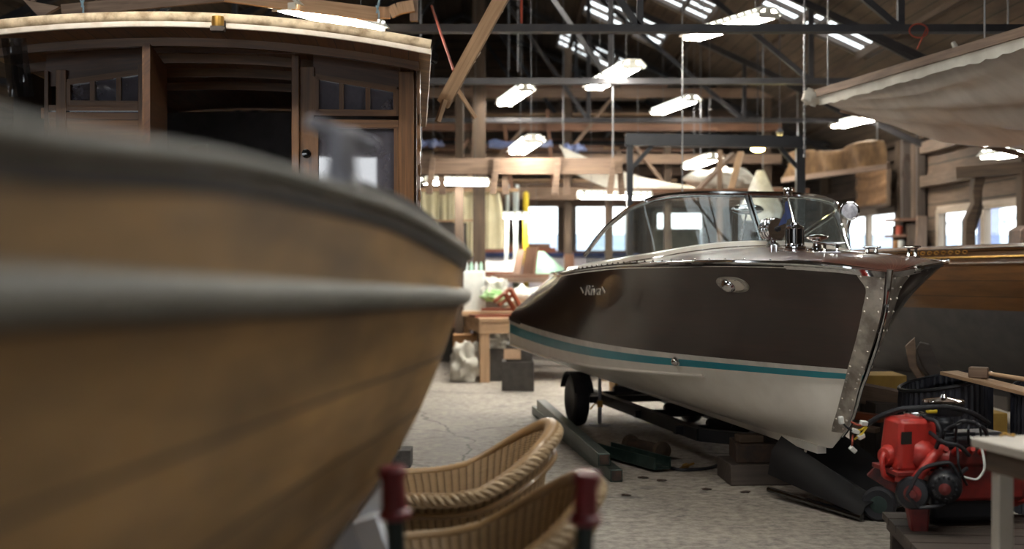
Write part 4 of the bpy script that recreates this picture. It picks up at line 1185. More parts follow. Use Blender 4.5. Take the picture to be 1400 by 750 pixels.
# green box tubes on the floor
def fl(px, py, z=0):
    d = (EYE-z)*FPX/(py-350); return P(px, py, d)
a, b = fl(733, 560, .045), fl(843, 650, .045)
m = MB(); m.bar(a, b, .085, .085); lo_ = MB(); 
def boxtube(a, b, w, label):
    t = thing('steel_tube', label, 'steel tube', (a+b)/2-V((0, 0, w/2)), 0, 'green steel tubes on the floor')
    m = MB(); m.bar(a, b, w, w); part('tube', m, m_greensteel, t, smooth=0, bevel=.005)
    dv = (b-a).normalized(); m = MB(); m.bar(b+dv*.0005, b+dv*.003, w*.78, w*.78); part('open_end', m, m_rust, t, label='rusty open end', smooth=0)
    return t
boxtube(a, b, .085, 'longer green square steel tube lying flat on the concrete floor')
a, b = fl(740, 552, .13), fl(826, 628, .13)
boxtube(a, b, .085, 'green square steel tube lying on top of another by the trailer wheel')
a, b = fl(826, 618, .03), fl(906, 640, .03)
m = MB(); dv = (b-a).normalized(); s = dv.cross(UP_)
m.bar(a, b, .14, .012); m.bar(a+s*.065+UP_*.035, b+s*.065+UP_*.035, .012, .085); m.bar(a-s*.065+UP_*.035, b-s*.065+UP_*.035, .012, .085)
solo('steel_channel', m, m_greensteel, 'short green steel channel beside the ends of the square tubes', 'steel channel', smooth=0)
# roller dolly
c1, c2 = fl(862, 606, .07), fl(905, 616, .075)
t = thing('roller_dolly', 'small dark roller with two wheel discs on the floor under the speedboat', 'roller', V(((c1+c2)/2).to_2d().to_3d()), 0)
dv = (c2-c1).normalized()
m = MB(); m.tube([c1+dv*.04, c2-dv*.04], .05, 16); part('roller', m, m_rust, t)
for c in (c1, c2):
    m = MB(); m.lathe([(0, -.022), (.02, -.026), (.05, -.02), (.07, -.02), (.073, 0), (.07, .02), (.05, .02), (.02, .03), (0, .03)], c, dv, 20); part('wheel', m, m_oldpost, t)
m = MB(); q = path([fl(905, 636, .012), fl(935, 642, .012), fl(965, 640, .012), fl(985, 634, .012)], 20); m.tube(q, .012, 8); solo('hose', m, m_black, 'short black hose lying on the floor beside the roller', 'hose')
m = MB(); m.ball(fl(938, 636, .02), (.03, .02, .018), 8, 6, .3); m.tube([fl(930, 640, .014), fl(948, 633, .03)], .01, 6); solo('hose_clip', m, m_brass, 'tiny brass hose clip by the black hose', 'clip')
for px, py, l in ((905, 656, 'dark wood chip lying on the floor nearest the timber blocks'), (880, 652, 'little wood chip on the floor in front of the steel channel'), (1020, 672, 'brown chip on the floor below the timber block stack'), (855, 676, 'flat grey chip on the floor between red grip and blocks'), (965, 668, 'curled brown shaving on the floor left of the block stack')):
    p = fl(px, py, .006); m = MB(); m.ball(p, (.035, .022, .006), 8, 5, .9, px); solo('wood_chip', m, m_rust, l, 'wood chip', 'wood chips on the floor')
# black mouldings and frame below the bow
def fl8(px, py, d): return P(px, py, d)
t = thing('trailer_fender', 'long black double humped plastic fender lying under the speedboat bow', 'fender', V(((1150-700)/FPX*8.1, 8.1, 0)), 0)
A = P(1092, 640, 8.35); B = P(1222, 692, 7.55); A.z += .03
dv = (B-A); sd = V((dv.y, -dv.x, 0)).normalized()   # across, towards the camera side
if sd.y > 0: sd = -sd
rows = []
prof = [(-.34, -.02), (-.30, .10), (-.22, .17), (-.12, .12), (-.06, .05), (0, .03), (.06, .09), (.14, .13), (.21, .08), (.24, -.01)]
for i in range(17):
    f = i/16; h = 1.15-.75*f
    rows.append([V((A.x+dv.x*f+sd.x*o*1.0, A.y+dv.y*f+sd.y*o, max(.012, .03+(z+.02)*h*1.45+.10*(1-f)))) for o, z in prof])
m = MB(); m.surf(rows, thick=.008); part('shell', m, m_fender, t, smooth=50)
m = MB(); m.tube([V((A.x+sd.x*.24, A.y+sd.y*.24, .05)), V((B.x+sd.x*.24, B.y+sd.y*.24, .03))], .018, 8); part('edge_rim', m, m_blackgloss, t)
t = thing('steel_trestle', 'dark green steel trestle pieces behind the black fender under the bow', 'trestle', V(((1190-700)/FPX*8.35, 8.35, 0)), 0)
a, b = P(1150, 608, 8.9), P(1228, 660, 8.45)
m = MB(); m.bar(a, V((b.x, b.y, .06)), .06, .08); part('beam', m, m_greensteel, t, smooth=0)
m = MB(); m.bar(V((b.x-.28, b.y-.1, .05)), V((b.x+.1, b.y+.1, .06)), .06, .06); part('foot', m, m_greensteel, t, smooth=0)
m = MB(); m.bar(V((a.x, a.y, 0)), V((a.x, a.y, a.z)), .06, .06); part('upright', m, m_greensteel, t, smooth=0)
c = P(1202, 676, 7.5); c.z = .1
t = thing('jockey_wheel', 'dark jockey wheel lying against the black fender left of the engine stand', 'wheel', (c.x, c.y, 0), 0)
m = MB(); m.lathe([(.02, -.03), (.05, -.03), (.085, -.035), (.1, -.02), (.1, .02), (.085, .035), (.05, .03), (.02, .03)], c, V((-.45, -1, .0)), 24); part('tyre', m, m_black, t)
m = MB(); m.lathe([(0, -.035), (.05, -.031), (.05, .031), (0, .035)], c, V((-.45, -1, .0)), 20); part('hub', m, m_greensteel, t)

# ================================================================== RED ENGINE ON ITS STAND
st = thing('engine_stand', 'low dark wooden stand carrying the red engine', 'stand', V((2.42, 6.17, 0)), -.1)
SM = WM[st]
m = MB(); 
for k in range(5): m.box(SM @ V((.02, -.36+.18*k, .203)), (1.12, .165, .035), Euler((0, 0, -.1)))
part('deck_boards', m, m_darktimber, st, smooth=0)
for x in (-.48, .5):
    m = MB(); m.box(SM @ V((x, 0, .16)), (.08, .86, .05), Euler((0, 0, -.1))); part('bearer', m, m_darktimber, st, smooth=0)
    for y in (-.36, .36):
        m = MB(); m.box(SM @ V((x, y, .0675)), (.06, .06, .135), Euler((0, 0, -.1))); part('leg', m, m_darktimber, st, smooth=0)
eng = thing('boat_engine', 'bright red marine engine with black hoses on the low wooden stand', 'engine', V((2.22, 6.35, .221)), 0)
def E(px, py, d): return P(px, py, d-.16)
m = MB()
c = E(1243, 604, 6.42); m.box(c, (.23, .2, .25), Euler((.05, 0, .25)), (.86, .8)); gb = part('coolant_tank', m, m_red, eng, bevel=.022, label='bright red header tank')
m = MB(); m.box(c+V((-.045, -.104, .035)), (.055, .006, .06), Euler((.05, 0, .25))); part('maker_plate', m, m_blackgloss, gb, smooth=0)
m = MB(); m.box(c+V((0, 0, -.128)), (.27, .24, .022), Euler((.05, 0, .25)))
for k in range(7): m.lathe([(.009, 0), (.009, .012), (0, .013)], c+V((-.12+.04*k, -.115+.012*k, -.118)), UP_, 6)
part('tank_flange', m, m_reddark, gb, bevel=.004)
m = MB()
for k in range(4): m.tube(path([E(1288+18*k, 606, 6.30), E(1292+16*k, 588-6*(k % 2), 6.24), E(1318+4*k, 575, 6.40)], 14), .006, 6)
part('ignition_lead', m, m_black, eng)
m = MB(); m.tube(path([E(1240, 676, 6.24), E(1262, 640, 6.24), E(1296, 632, 6.22), E(1312, 660, 6.22), E(1290, 690, 6.22), E(1256, 694, 6.24)], 40), .010, 6, closed=True); part('drive_belt', m, m_black, eng)
m = MB(); m.lathe([(.05, 0), (.055, .012), (.055, .022), (.04, .03), (0, .032)], c+V((.03, .0, .125)), UP_, 22); part('filler_cap', m, m_chrome, gb)
m = MB(); m.lathe([(.075, -.06), (.08, -.03), (.07, .0), (.045, .03), (.04, .10)], E(1268, 622, 6.36), V((.9, -.35, -.1)), 20); m.lathe([(.05, -.04), (.055, .02), (.04, .05)], E(1218, 622, 6.4), V((-.8, -.5, 0)), 16); part('tank_neck', m, m_red, gb)
m = MB(); q = [E(1222, 625, 6.38)]
m.tube(path([E(1212, 612, 6.4), E(1206, 630, 6.36), E(1208, 648, 6.36), E(1222, 656, 6.38)], 14), .013, 8); m.tube(path([E(1225, 652, 6.34), E(1248, 656, 6.3), E(1258, 648, 6.28), E(1278, 622, 6.3), E(1288, 614, 6.36)], 18), [.022]*5+[.026]*13, 12); part('water_pipe', m, m_red, eng, label='red elbow water pipe')
m = MB(); m.prism([(-.02, .1), (.10, .16), (.13, -.02), (.02, -.11), (-.13, -.02)], E(1222, 645, 6.5), (1, -.2, 0), UP_, .05); part('mounting_bracket', m, m_reddark, eng, bevel=.006)
m = MB(); m.box(E(1316, 640, 6.62), (.46, .38, .26), Euler((0, 0, .15))); m.box(E(1300, 622, 6.5), (.3, .2, .09), Euler((0, 0, .15))); part('cylinder_block', m, m_reddark, eng, bevel=.02)
m = MB(); m.box(E(1310, 678, 6.6), (.42, .3, .2), Euler((0, 0, .15)), None); part('sump', m, m_blacksteel, eng, bevel=.03)
m = MB(); m.box(E(1312, 598, 6.64), (.40, .16, .07), Euler((0, .0, .15))); m.box(E(1315, 604, 6.45), (.34, .08, .06), Euler((0, 0, .15))); part('rocker_cover', m, m_black, eng, bevel=.015)
m = MB()
for k in range(4): m.lathe([(.02, 0), (.02, .05), (.012, .06), (.012, .09)], E(1288+18*k, 618, 6.38), V((-.1, -1, .35)), 10)
part('manifold_stub', m, m_red, eng)
m = MB(); m.box(E(1302, 596, 6.5), (.2, .1, .05), Euler((0, 0, .2))); m.lathe([(.05, 0), (.05, .05), (.03, .07)], E(1290, 590, 6.5), UP_, 16); part('carburettor', m, m_blacksteel, eng, bevel=.006)
m = MB(); m.lathe([(.095, 0), (.1, .01), (.1, .055), (.09, .065)], E(1290, 566, 6.62), UP_, 26); ac = part('air_cleaner', m, m_blacksteel, eng)
m = MB(); m.lathe([(.104, .064), (.1, .074), (.05, .08), (.02, .085), (.012, .1), (0, .1)], E(1290, 566, 6.62), UP_, 26); part('chrome_lid', m, m_chrome, ac)
m = MB(); m.box(E(1274, 562, 6.5), (.05, .03, .02)); part('yellow_cap', m, m_yellow, eng, bevel=.006)
c = E(1292, 663, 6.28); ax = V((-.35, -1, 0))
m = MB(); m.lathe([(.02, .10), (.055, .09), (.075, .07), (.08, .03), (.08, -.06), (.06, -.1), (0, -.1)], c, ax, 26)
for k in range(14): a = 2*PI*k/14; u = ax.normalized().orthogonal().normalized(); v_ = ax.normalized().cross(u); m.ball(c+ax.normalized()*.085+(u*math.cos(a)+v_*math.sin(a))*.05, .011, 6, 4)
al_ = part('alternator', m, m_blacksteel, eng)
m = MB(); m.lathe([(.026, .10), (.028, .115), (.012, .122), (0, .124)], c, ax, 16); part('alternator_nut', m, m_reddark, al_)
m = MB(); m.lathe([(.1, -.14), (.1, -.2), (.07, -.22), (.07, -.24)], c+V((.1, .1, -.0)), ax, 20); part('starter_end', m, m_reddark, al_)
c = E(1248, 672, 6.3)
m = MB(); m.lathe([(.03, .05), (.07, .045), (.08, .03), (.07, .015), (.08, 0), (.07, -.02), (.03, -.03)], c, ax, 26); pu = part('crank_pulley', m, m_blacksteel, eng)
m = MB(); m.lathe([(.04, .046), (.042, .055), (.02, .06), (.018, .075), (0, .076)], c, ax, 20); part('pulley_hub', m, m_reddark, pu)
m = MB(); m.prism([(-.05, .06), (.06, .05), (.05, -.1), (-.02, -.12)], E(1252, 700, 6.4), (1, -.1, 0), UP_, .1); part('front_foot', m, m_reddark, eng, bevel=.01)
m = MB(); m.box(E(1392, 655, 6.75), (.22, .26, .2), Euler((0, 0, .15))); m.lathe([(.13, -.05), (.15, 0), (.13, .08)], E(1372, 655, 6.72), V((1, .15, 0)), 24); part('bell_housing', m, m_red, eng, bevel=.015)
for i, pts in enumerate(([(1262, 570, 6.4), (1278, 575, 6.3), (1286, 592, 6.26), (1280, 612, 6.3)], [(1270, 590, 6.36), (1290, 604, 6.24), (1308, 608, 6.22), (1325, 622, 6.3)], [(1300, 585, 6.4), (1318, 575, 6.3), (1345, 585, 6.34), (1352, 610, 6.42)], [(1285, 640, 6.3), (1300, 655, 6.2), (1322, 640, 6.3)], [(1308, 600, 6.3), (1310, 630, 6.2), (1318, 655, 6.25), (1322, 662, 6.3)])):
    m = MB(); m.tube(path([E(*q) for q in pts], 20), .010 if i != 4 else .006, 8); part('hose', m, m_black, eng)
m = MB(); m.tube(path([E(1326, 596, 6.36), E(1342, 612, 6.3), E(1346, 638, 6.26), E(1334, 655, 6.26), E(1314, 650, 6.28), (E(1300, 640, 6.34))], 30), .006, 6); part('control_wire', m, m_white, eng, label='thin white wire loop')
# wiring harness to the loose connectors
h = MB(); q = path([E(1352, 578, 6.6), E(1322, 562, 6.5), E(1285, 556, 6.45), E(1240, 558, 6.42), E(1205, 568, 6.45), E(1185, 580, 6.5)], 60)
h.tube(q, [.012+.002*(i % 2) for i in range(60)], 8); hr = part('wiring_harness', h, m_black, eng, label='black corrugated wiring conduit')
for (x0, y0), (x1, y1), mt in (((1185, 580), (1170, 588), m_yellow), ((1185, 580), (1163, 576), m_rope), ((1186, 582), (1168, 600), m_yellow), ((1168, 590), (1148, 572), m_black), ((1166, 594), (1164, 612), m_rope)):
    m = MB(); m.tube(path([E(x0, y0, 6.5), E((x0+x1)/2, (y0+y1)/2+3, 6.48), E(x1, y1, 6.5)], 10), .005, 6); part('wire', m, mt, hr)
for px, py, rx in ((1170, 589, .3), (1177, 596, -.4), (1150, 574, 1.4), (1166, 614, .7), (1181, 578, .1)):
    m = MB(); m.box(E(px, py, 6.49), (.036, .025, .022), Euler((.2, rx, .3))); part('connector', m, m_white, hr, bevel=.003)

# ------------------------------------------------------------------ bench corner at lower right
K = P(1323, 597, 4.75); e1 = V((.97, .235, 0)); e2 = V((.235, -.97, 0))
t = thing('workbench', 'pale topped workbench whose corner enters the picture at lower right', 'bench', V((K.x+.5, K.y-.3, 0)), 0)
zt = K.z
def Q(a, b, z): return V((K.x, K.y, 0))+e1*a+e2*b+V((0, 0, z))
m = MB(); m.prism([(.02, 0), (1.4, 0), (1.4, .9), (0, .9), (0, .02)], Q(0, 0, zt-.017), e1, e2, .034); part('top', m, m_grey, t, bevel=.006)
m = MB()
for a, b, c, d in ((.05, .06, 1.35, .06), (.05, .06, .05, .84)): m.bar(Q(a, b, zt-.075), Q(c, d, zt-.075), .03, .08)
part('apron', m, m_oldpost, t, smooth=0)
for a, b in ((.085, .09), (1.3, .09), (.085, .82), (1.3, .82)):
    m = MB(); m.bar(Q(a, b, 0), Q(a, b, zt-.034), .06, .05, up=e2); part('leg', m, m_grey if a < 1 else m_oldpost, t, bevel=.004)
c = Q(.14, .03, zt+.0); m = MB(); m.tube([c+V((-.02, 0, .004)), c+V((0, .01, .012)), c+V((.02, 0, .004))], .005, 6); m.ball(c+V((.028, 0, .006)), .007, 8, 6); solo('brass_hook', m, m_brass, 'tiny brass hook lying on the pale bench corner', 'hook')
K2 = Q(.235, .0, zt); m = MB(); m.box(K2+e1*.12+e2*.05+V((0, 0, .012)), (.2, .09, .022), Euler((0, 0, .235))); solo('wood_offcut', m, m_brown, 'brown wood offcut lying on the pale bench at the right picture edge', 'offcut', smooth=0)

# ================================================================== AMBER BOAT BEHIND THE BOW
u2 = V((.38, -.925, 0)); n2 = V((.925, .38, 0))
AO = V((2.62, 13.2, 0))
def A_(s, w, z): return AO+u2*s+n2*(w)+V((0, 0, z))     # s along to the right and nearer, w from its near side inwards
ab = thing('varnished_boat', 'amber varnished planked boat with dark bottom standing behind the speedboat bow', 'boat', A_(2.4, .8, 0), 0)
LN = 5.6
ss = [LN*i/40 for i in range(41)]
def aside(s):      # inset of the side from its widest line
    return .62*max(0, 1-s/1.9)**2.0+.8*max(0, (s-4.6)/1.0)**2
def azed(s): return 1.555+.02*s-.0*s
def asec(f, s):   # f 0 top..1 keel
    k = spline([0, .25, .42, .7, .9, 1], [.0, .012, .05, .24, .52, .80]); return aside(s)+(.8-aside(s))*k(f)/.8
def amesh(f0, f1, n, name, mat, out=0, **k):
    m = MB()
    for sg in (0, 1):
        m.surf([[A_(s, (asec(f0+(f1-f0)*j/n, s)-out) if sg == 0 else 1.6-(asec(f0+(f1-f0)*j/n, s)-out), azed(s)-(azed(s)-.42)*(f0+(f1-f0)*j/n)) for s in ss] for j in range(n+1)])
    return part(name, m, mat, ab, smooth=50, **k)
amesh(0, .42, 12, 'topsides', m_hullright)
amesh(.42, 1, 14, 'bottom', m_hulldark, label='dark grey shaded bottom')
for f, r, mt, nm in ((0.0, .028, m_hullright, 'gunwale_rail'), (.062, .012, m_brass, 'upper_moulding'), (.105, .016, m_hullright, 'lower_moulding')):
    m = MB()
    for sg in (0, 1): m.tube([A_(s, asec(f, s)-.006 if sg == 0 else 1.606-asec(f, s), azed(s)-(azed(s)-.42)*f) for s in ss], r, 8)
    part(nm, m, mt, ab)
m = MB(); m.surf([[A_(s, w if w == .8 else (aside(s)+.02 if w == 0 else 1.58-aside(s)), azed(s)+(.05 if w == .8 else .0)) for s in ss] for w in (0, .8, 1.6)]); part('deck', m, m_hullright, ab)
m = MB(); m.bar(A_(.2, .8, .39), A_(5.2, .8, .39), .1, .12); part('keel', m, m_hulldark, ab, smooth=0)
m = MB()       # gilt squiggles in place of unreadable name lettering on the rail
for k in range(9):
    s = 2.25+.085*k; b = A_(s, asec(.03, s)-.03, azed(s)-.03)
    m.tube([b+u2*(.03*math.cos(a))*(1-.04*i)+V((0, 0, .016*math.sin(a)*(1-.04*i))) for i, a in enumerate([q*.7 for q in range(9)])], .004, 5)
part('gilt_squiggle', m, m_goldleaf, ab, label='gilt squiggles standing for name lettering on the rail')
for s in (1.2, 4.4):
    m = MB()
    for k in range(2): m.box(A_(s, .8, .085+.16*k), (.6, .35, .155), Euler((0, 0, -.38)))
    solo('keel_block', m, m_darktimber, 'pair of dark blocks under the amber boat, %s' % ('behind the speedboat stem' if s < 2 else 'behind the ribbed drum'), 'block', smooth=0)
# timber prop with a crooked head
b0 = P(1278, 496, 9.75); b0.z = 0
t = thing('hull_prop', 'crooked dark timber prop leaning on the bottom of the amber boat', 'prop', b0, 0)
m = MB(); p = [(0, 0), (.12, 0), (.10, .55), (-.02, .70), (-.10, .88), (-.17, .9), (-.20, .84), (-.16, .72), (-.06, .58)]
m.prism(p, P(1290, 500, 9.7)*1 - V((0, 0, P(1290, 500, 9.7).z)), (1, -.3, 0), UP_, .1); part('crook', m, m_darktimber, t, bevel=.01)
m = MB(); m.prism([(-.28, .86), (-.21, .93), (-.19, .72), (-.13, .62), (-.17, .58), (-.25, .7)], P(1290, 500, 9.75)-V((0, 0, P(1290, 500, 9.75).z)), (1, -.3, 0), UP_, .06); part('side_cheek', m, m_timber2, t, bevel=.006)
# crates and timbers below the amber boat
def crate(name, px0, py0, px1, py1, d, dep, mat, label, cat, z0=None, rz=0, grp=None, bevel=.006):
    a, b = P(px0, py0, d), P(px1, py1, d)
    zz0 = b.z if z0 is None else z0
    m = MB(); m.box(((a.x+b.x)/2, d+dep/2, (a.z+zz0)/2), (b.x-a.x, dep, a.z-zz0), Euler((0, 0, rz)))
    return solo(name, m, mat, label, cat, grp, bevel=bevel)
sup = crate('bearer_block', 1176, 545, 1236, 600, 9.3, .3, m_darktimber, 'dark block carrying the grey timbers right of the stem', 'block', z0=0)
plank('grey_timber', P(1160, 533, 9.2), P(1236, 548, 8.9), .12, .13, m_timber2, 'thick grey timber lying on the dark block right of the stem', 'timber')
crate('ochre_box', 1180, 513, 1240, 532, 9.45, .35, m_yellowbox, 'ochre flat box above the grey timber right of the stem', 'box')
plank('ochre_box_support', P(1175, 540, 9.62), P(1245, 540, 9.62), .1, .07, m_darktimber, 'dark timber under the ochre flat box', 'timber')
plank('red_plank', P(1158, 566, 8.9), P(1206, 572, 8.7), .07, .05, m_redwood, 'reddish plank end lying low behind the stem', 'plank')
crate('dark_block', 1197, 552, 1242, 606, 8.8, .3, m_darktimber, 'dark square block on the floor left of the ribbed drum', 'block', z0=0)
plank('low_plank', P(1150, 578, 8.75), P(1200, 588, 8.6), .1, .03, m_timber2, 'grey plank on the floor behind the loose connectors', 'plank')
# ribbed black drum
c = P(1292, 560, 8.0); c.z = 0
t = thing('ribbed_drum', 'large black ribbed plastic drum behind the engine, with boards laid over it', 'drum', c, 0)
m = MB(); n = 132; rows = []
for z, rr in ((0, .27), (.1, .275), (.4, .275), (.70, .275), (.76, .27), (.77, .25), (.72, .245)):
    rows.append([c+V((math.cos(2*PI*k/n)*(rr+(.009 if k % 3 == 0 else 0)), math.sin(2*PI*k/n)*(rr+(.009 if k % 3 == 0 else 0)), z*(1-.0)+(.055*math.cos(2*PI*k/n) if z > .5 else 0))) for k in range(n+1)])
m.surf(rows); m.lathe([(0, .02), (.26, .02)], c, UP_, 40); part('ribbed_wall', m, M('blue black plastic', (30, 31, 40), (38, 40, 50), rough=.45), t, smooth=30)
m = MB(); m.tube([c+V((math.cos(2*PI*k/60)*.277, math.sin(2*PI*k/60)*.277, .77+.055*math.cos(2*PI*k/60))) for k in range(60)], .012, 6, closed=True); part('rim', m, m_black, t)
c2 = P(1450, 585, 7.75); c2.z = 0
dup(t, c2, .6, 'second black ribbed drum at the right picture edge behind the bench')
a, b = P(1297, 509, 7.85), P(1415, 538, 7.25)
plank('board', a, b, .14, .02, m_timber, 'pale board laid across the ribbed drums')
dv = (b-a).normalized(); t = thing('mallet', 'wooden mallet lying on the pale board over the drum', 'mallet', a+dv*.18+V((0, 0, .012)), 0)
p = a.lerp(b, .38)+V((0, .02, .045)); m = MB(); m.box(p, (.11, .07, .065), Euler((0, .0, -.5))); part('head', m, m_timber2, t, bevel=.008)
m = MB(); m.tube([p+V((.02, 0, 0)), p+V((.25, -.1, -.035))], [.012, .016], 10); part('handle', m, m_timber, t)
for k, z in ((0, 0.0), (1, .17), (2, .34)):
    crate('ochre_crate', 1330, 590, 1364, 590, 8.75, .3, m_yellowbox, ['lowest of three ochre crates stacked behind the engine', 'middle one of three ochre crates stacked behind the engine', 'topmost of three ochre crates stacked behind the engine'][k], 'crate') if False else None
    a_ = P(1330, 590, 8.75); m = MB(); m.box((a_.x+.1, 8.9, .078+k*.16), (.26, .3, .155), Euler((0, 0, .05*k))); solo('ochre_crate', m, m_yellowbox, ['lowest of three ochre crates stacked behind the engine', 'middle one of three ochre crates stacked behind the engine', 'topmost of three ochre crates stacked behind the engine'][k], 'crate', 'ochre crates behind the engine', bevel=.006)
# ================================================================== WORK TABLE AND ITS CLUTTER
TZ = .79
A, B = V((-.40, 15.65, 0)), V((-.76, 18.1, 0))
t1 = (B-A).normalized(); t2 = V((1, .147, 0)).normalized()
def TT(a, b, z=0): return A+t2*a+t1*b+V((0, 0, z))       # a to the right, b away
wt = thing('work_table', 'pale timber work table heaped with offcuts left of the speedboat stern', 'table', TT(.8, 1.2), 0)
m = MB(); m.prism([(0, 0), (1.7, 0), (1.7, 2.45), (0, 2.45)], TT(0, 0, TZ-.02), t2, t1, .04); part('top', m, m_timber, wt, smooth=0)
m = MB(); m.bar(TT(0, .04, TZ-.115), TT(1.7, .04, TZ-.115), .04, .15); part('front_apron', m, m_timber, wt, smooth=0)
m = MB(); m.bar(TT(.03, .0, TZ-.115), TT(.03, 2.45, TZ-.115), .04, .15); part('side_apron', m, m_timber, wt, smooth=0)
for a, b in ((.075, .10), (1.6, .10), (.075, 2.35), (1.6, 2.35)):
    m = MB(); m.bar(TT(a, b, 0), TT(a, b, TZ-.04), .12, .12, up=t1); part('leg', m, m_timber, wt, bevel=.004)
def boardon(a0, b0, a1, b1, z, w, h, mat, label, name='board', cat='board'):
    return plank(name, TT(a0, b0, z+h/2), TT(a1, b1, z+h/2), w, h, mat, label, cat)
boardon(-.05, .35, .95, .5, TZ, .3, .03, m_redwood, 'red brown board lying at the front of the work table')
boardon(-.12, .85, .75, .75, TZ, .35, .05, m_timber, 'pale thick board lying behind the red brown board on the work table')
boardon(.1, .6, 1.2, .35, TZ+.07, .09, .035, m_redwood, 'narrow red moulding resting across the boards on the work table', 'moulding', 'moulding')
t = thing('chair_frame', 'loose reddish A shaped wooden frame standing on the work table', 'frame', TT(.5, .5, TZ+.1), 0)
f0 = 15.95
for (a, b) in (((676, 412), (698, 394)), ((698, 394), (714, 424)), ((682, 417), (702, 402)), ((690, 400), (704, 424))):
    m = MB(); m.bar(P(*a, f0), P(*b, f0+.12), .045, .04); part('rail', m, m_redwood, t, smooth=0)
# white foam box with bottles showing at the top
c = P(648, 392, 17.3)
t = thing('foam_box', 'white foam box standing at the left end of the work table', 'box', (c.x, c.y, TZ), 0)
m = MB(); x0, x1 = P(634, 0, 17.3).x, P(663, 0, 17.3).x; z1 = P(0, 370, 17.3).z
m.box(((x0+x1)/2, 17.3, (TZ+z1)/2), (x1-x0, .34, z1-TZ)); part('body', m, m_white, t, bevel=.015)
for k in range(4):
    p = V((x0+.04+.065*k, 17.28, z1)); m = MB(); m.lathe([(.022, 0), (.022, .08), (.012, .1), (.012, .12), (0, .12)], p, UP_, 12); solo('bottle', m, m_mint if k % 2 else m_pipe, 'small pale bottle top standing on the white foam box', 'bottle', 'bottles on the foam box')
def crumple(name, c, r, mat, label, cat, seed=0, amp=.55, sub=True):
    m = MB(); r = V(r); c = V(c); n, k = 26, 36; rows = []
    for i in range(n+1):
        th = PI*i/n; row = []
        for j in range(k+1):
            ph = 2*PI*j/k; d = V((math.sin(th)*math.cos(ph), math.sin(th)*math.sin(ph), math.cos(th)))
            f = 1+amp*noise.noise(d*1.9+V((seed, 0, 0)))+amp*.6*abs(noise.noise(d*4.5+V((0, seed, 0))))
            row.append(c+V((d.x*r.x*f, d.y*r.y*f, max(d.z*r.z*f, -r.z*.8))))
        rows.append(row)
    m.surf(rows); return solo(name, m, mat, label, cat, smooth=60)
crumple('plastic_bag', P(678, 398, 17.0), (.17, .2, .16), m_plastic, 'clear crumpled plastic bag on the work table beside the foam box', 'plastic bag', 2)
crumple('green_bag', P(675, 405, 16.6), (.13, .12, .08), m_green, 'green and white bag lying before the clear bag on the work table', 'bag', 5)
crumple('plastic_heap', P(722, 409, 16.9), (.3, .3, .15), m_plastic, 'heap of clear plastic sheeting on the work table next to the speedboat stern', 'plastic sheeting', 9)
# a second bench behind, with planks
d2 = 19.0
b2 = thing('back_bench', 'long low bench behind the work table carrying brown planks', 'bench', P(700, 450, 19.3)*1 - V((0, 0, P(700, 450, 19.3).z)), 0)
zb = 1.22
m = MB(); m.box((.25, 19.6, zb-.03), (2.9, 1.3, .06)); part('top', m, m_timber2, b2, smooth=0)
for x in (-1.1, 1.6):
    for y in (19.05, 20.15):
        m = MB(); m.box((x, y, (zb-.06)/2), (.1, .1, zb-.06)); part('leg', m, m_timber2, b2, smooth=0)
m = MB(); m.box((.25, 19.03, .7), (2.7, .03, .5)); part('panel', m, m_oldpost, b2, smooth=0)
def bp(px0, px1, py, d, z, w, h, mat, label):
    a, b = P(px0, py, d), P(px1, py+1, d+.2); a.z = b.z = z+h/2; return plank('plank', a, b, w, h, mat, label)
bp(664, 738, 372, 19.15, zb, .2, .05, m_brown, 'lower left brown plank at the front of the bench behind the work table')
bp(676, 757, 380, 19.4, zb, .2, .06, m_brown, 'long brown plank lying at the middle of the bench behind the work table')
bp(655, 706, 370, 19.65, zb, .12, .09, m_redwood, 'short red plank on the bench behind the work table')
a, b = P(706, 368, 19.6), P(712, 342, 19.9); a.z = zb; plank('upright_plank', a, b, .12, .05, m_brown, 'left one of two short brown planks standing up on the back bench')
a, b = P(722, 372, 19.5), P(728, 338, 19.6); a.z = zb; plank('upright_plank', a, b, .2, .06, m_brown, 'wider right one of two short brown planks standing up on the back bench')
m = MB(); rows = []
for j in range(9):
    f = j/8; rows.append([V((P(740, 0, 20.0).x+(.04+.32*f)*math.cos(q*2*PI/24)*(1+.10*math.cos(q*2.6))+.12*f, 20.0+(.03+.25*f)*math.sin(q*2*PI/24), 1.62-(1.62-zb)*f)) for q in range(25)])
m.surf(rows); solo('mint_tarp', m, m_mint, 'mint green cloth draped to a point on the back bench', 'cloth', smooth=60)
for px, py, d, rx, l in ((668, 358, 19.95, .2, 'white flat board standing at the left on the back bench'), (692, 356, 20.05, -.25, 'white flat board leaning beside the two upright planks')):
    p = P(px, py, d); m = MB(); m.box((p.x, p.y, zb+.13), (.34, .03, .25), Euler((-.3, rx*.4, 0))); solo('foam_board', m, m_white, l, 'board', bevel=.003)
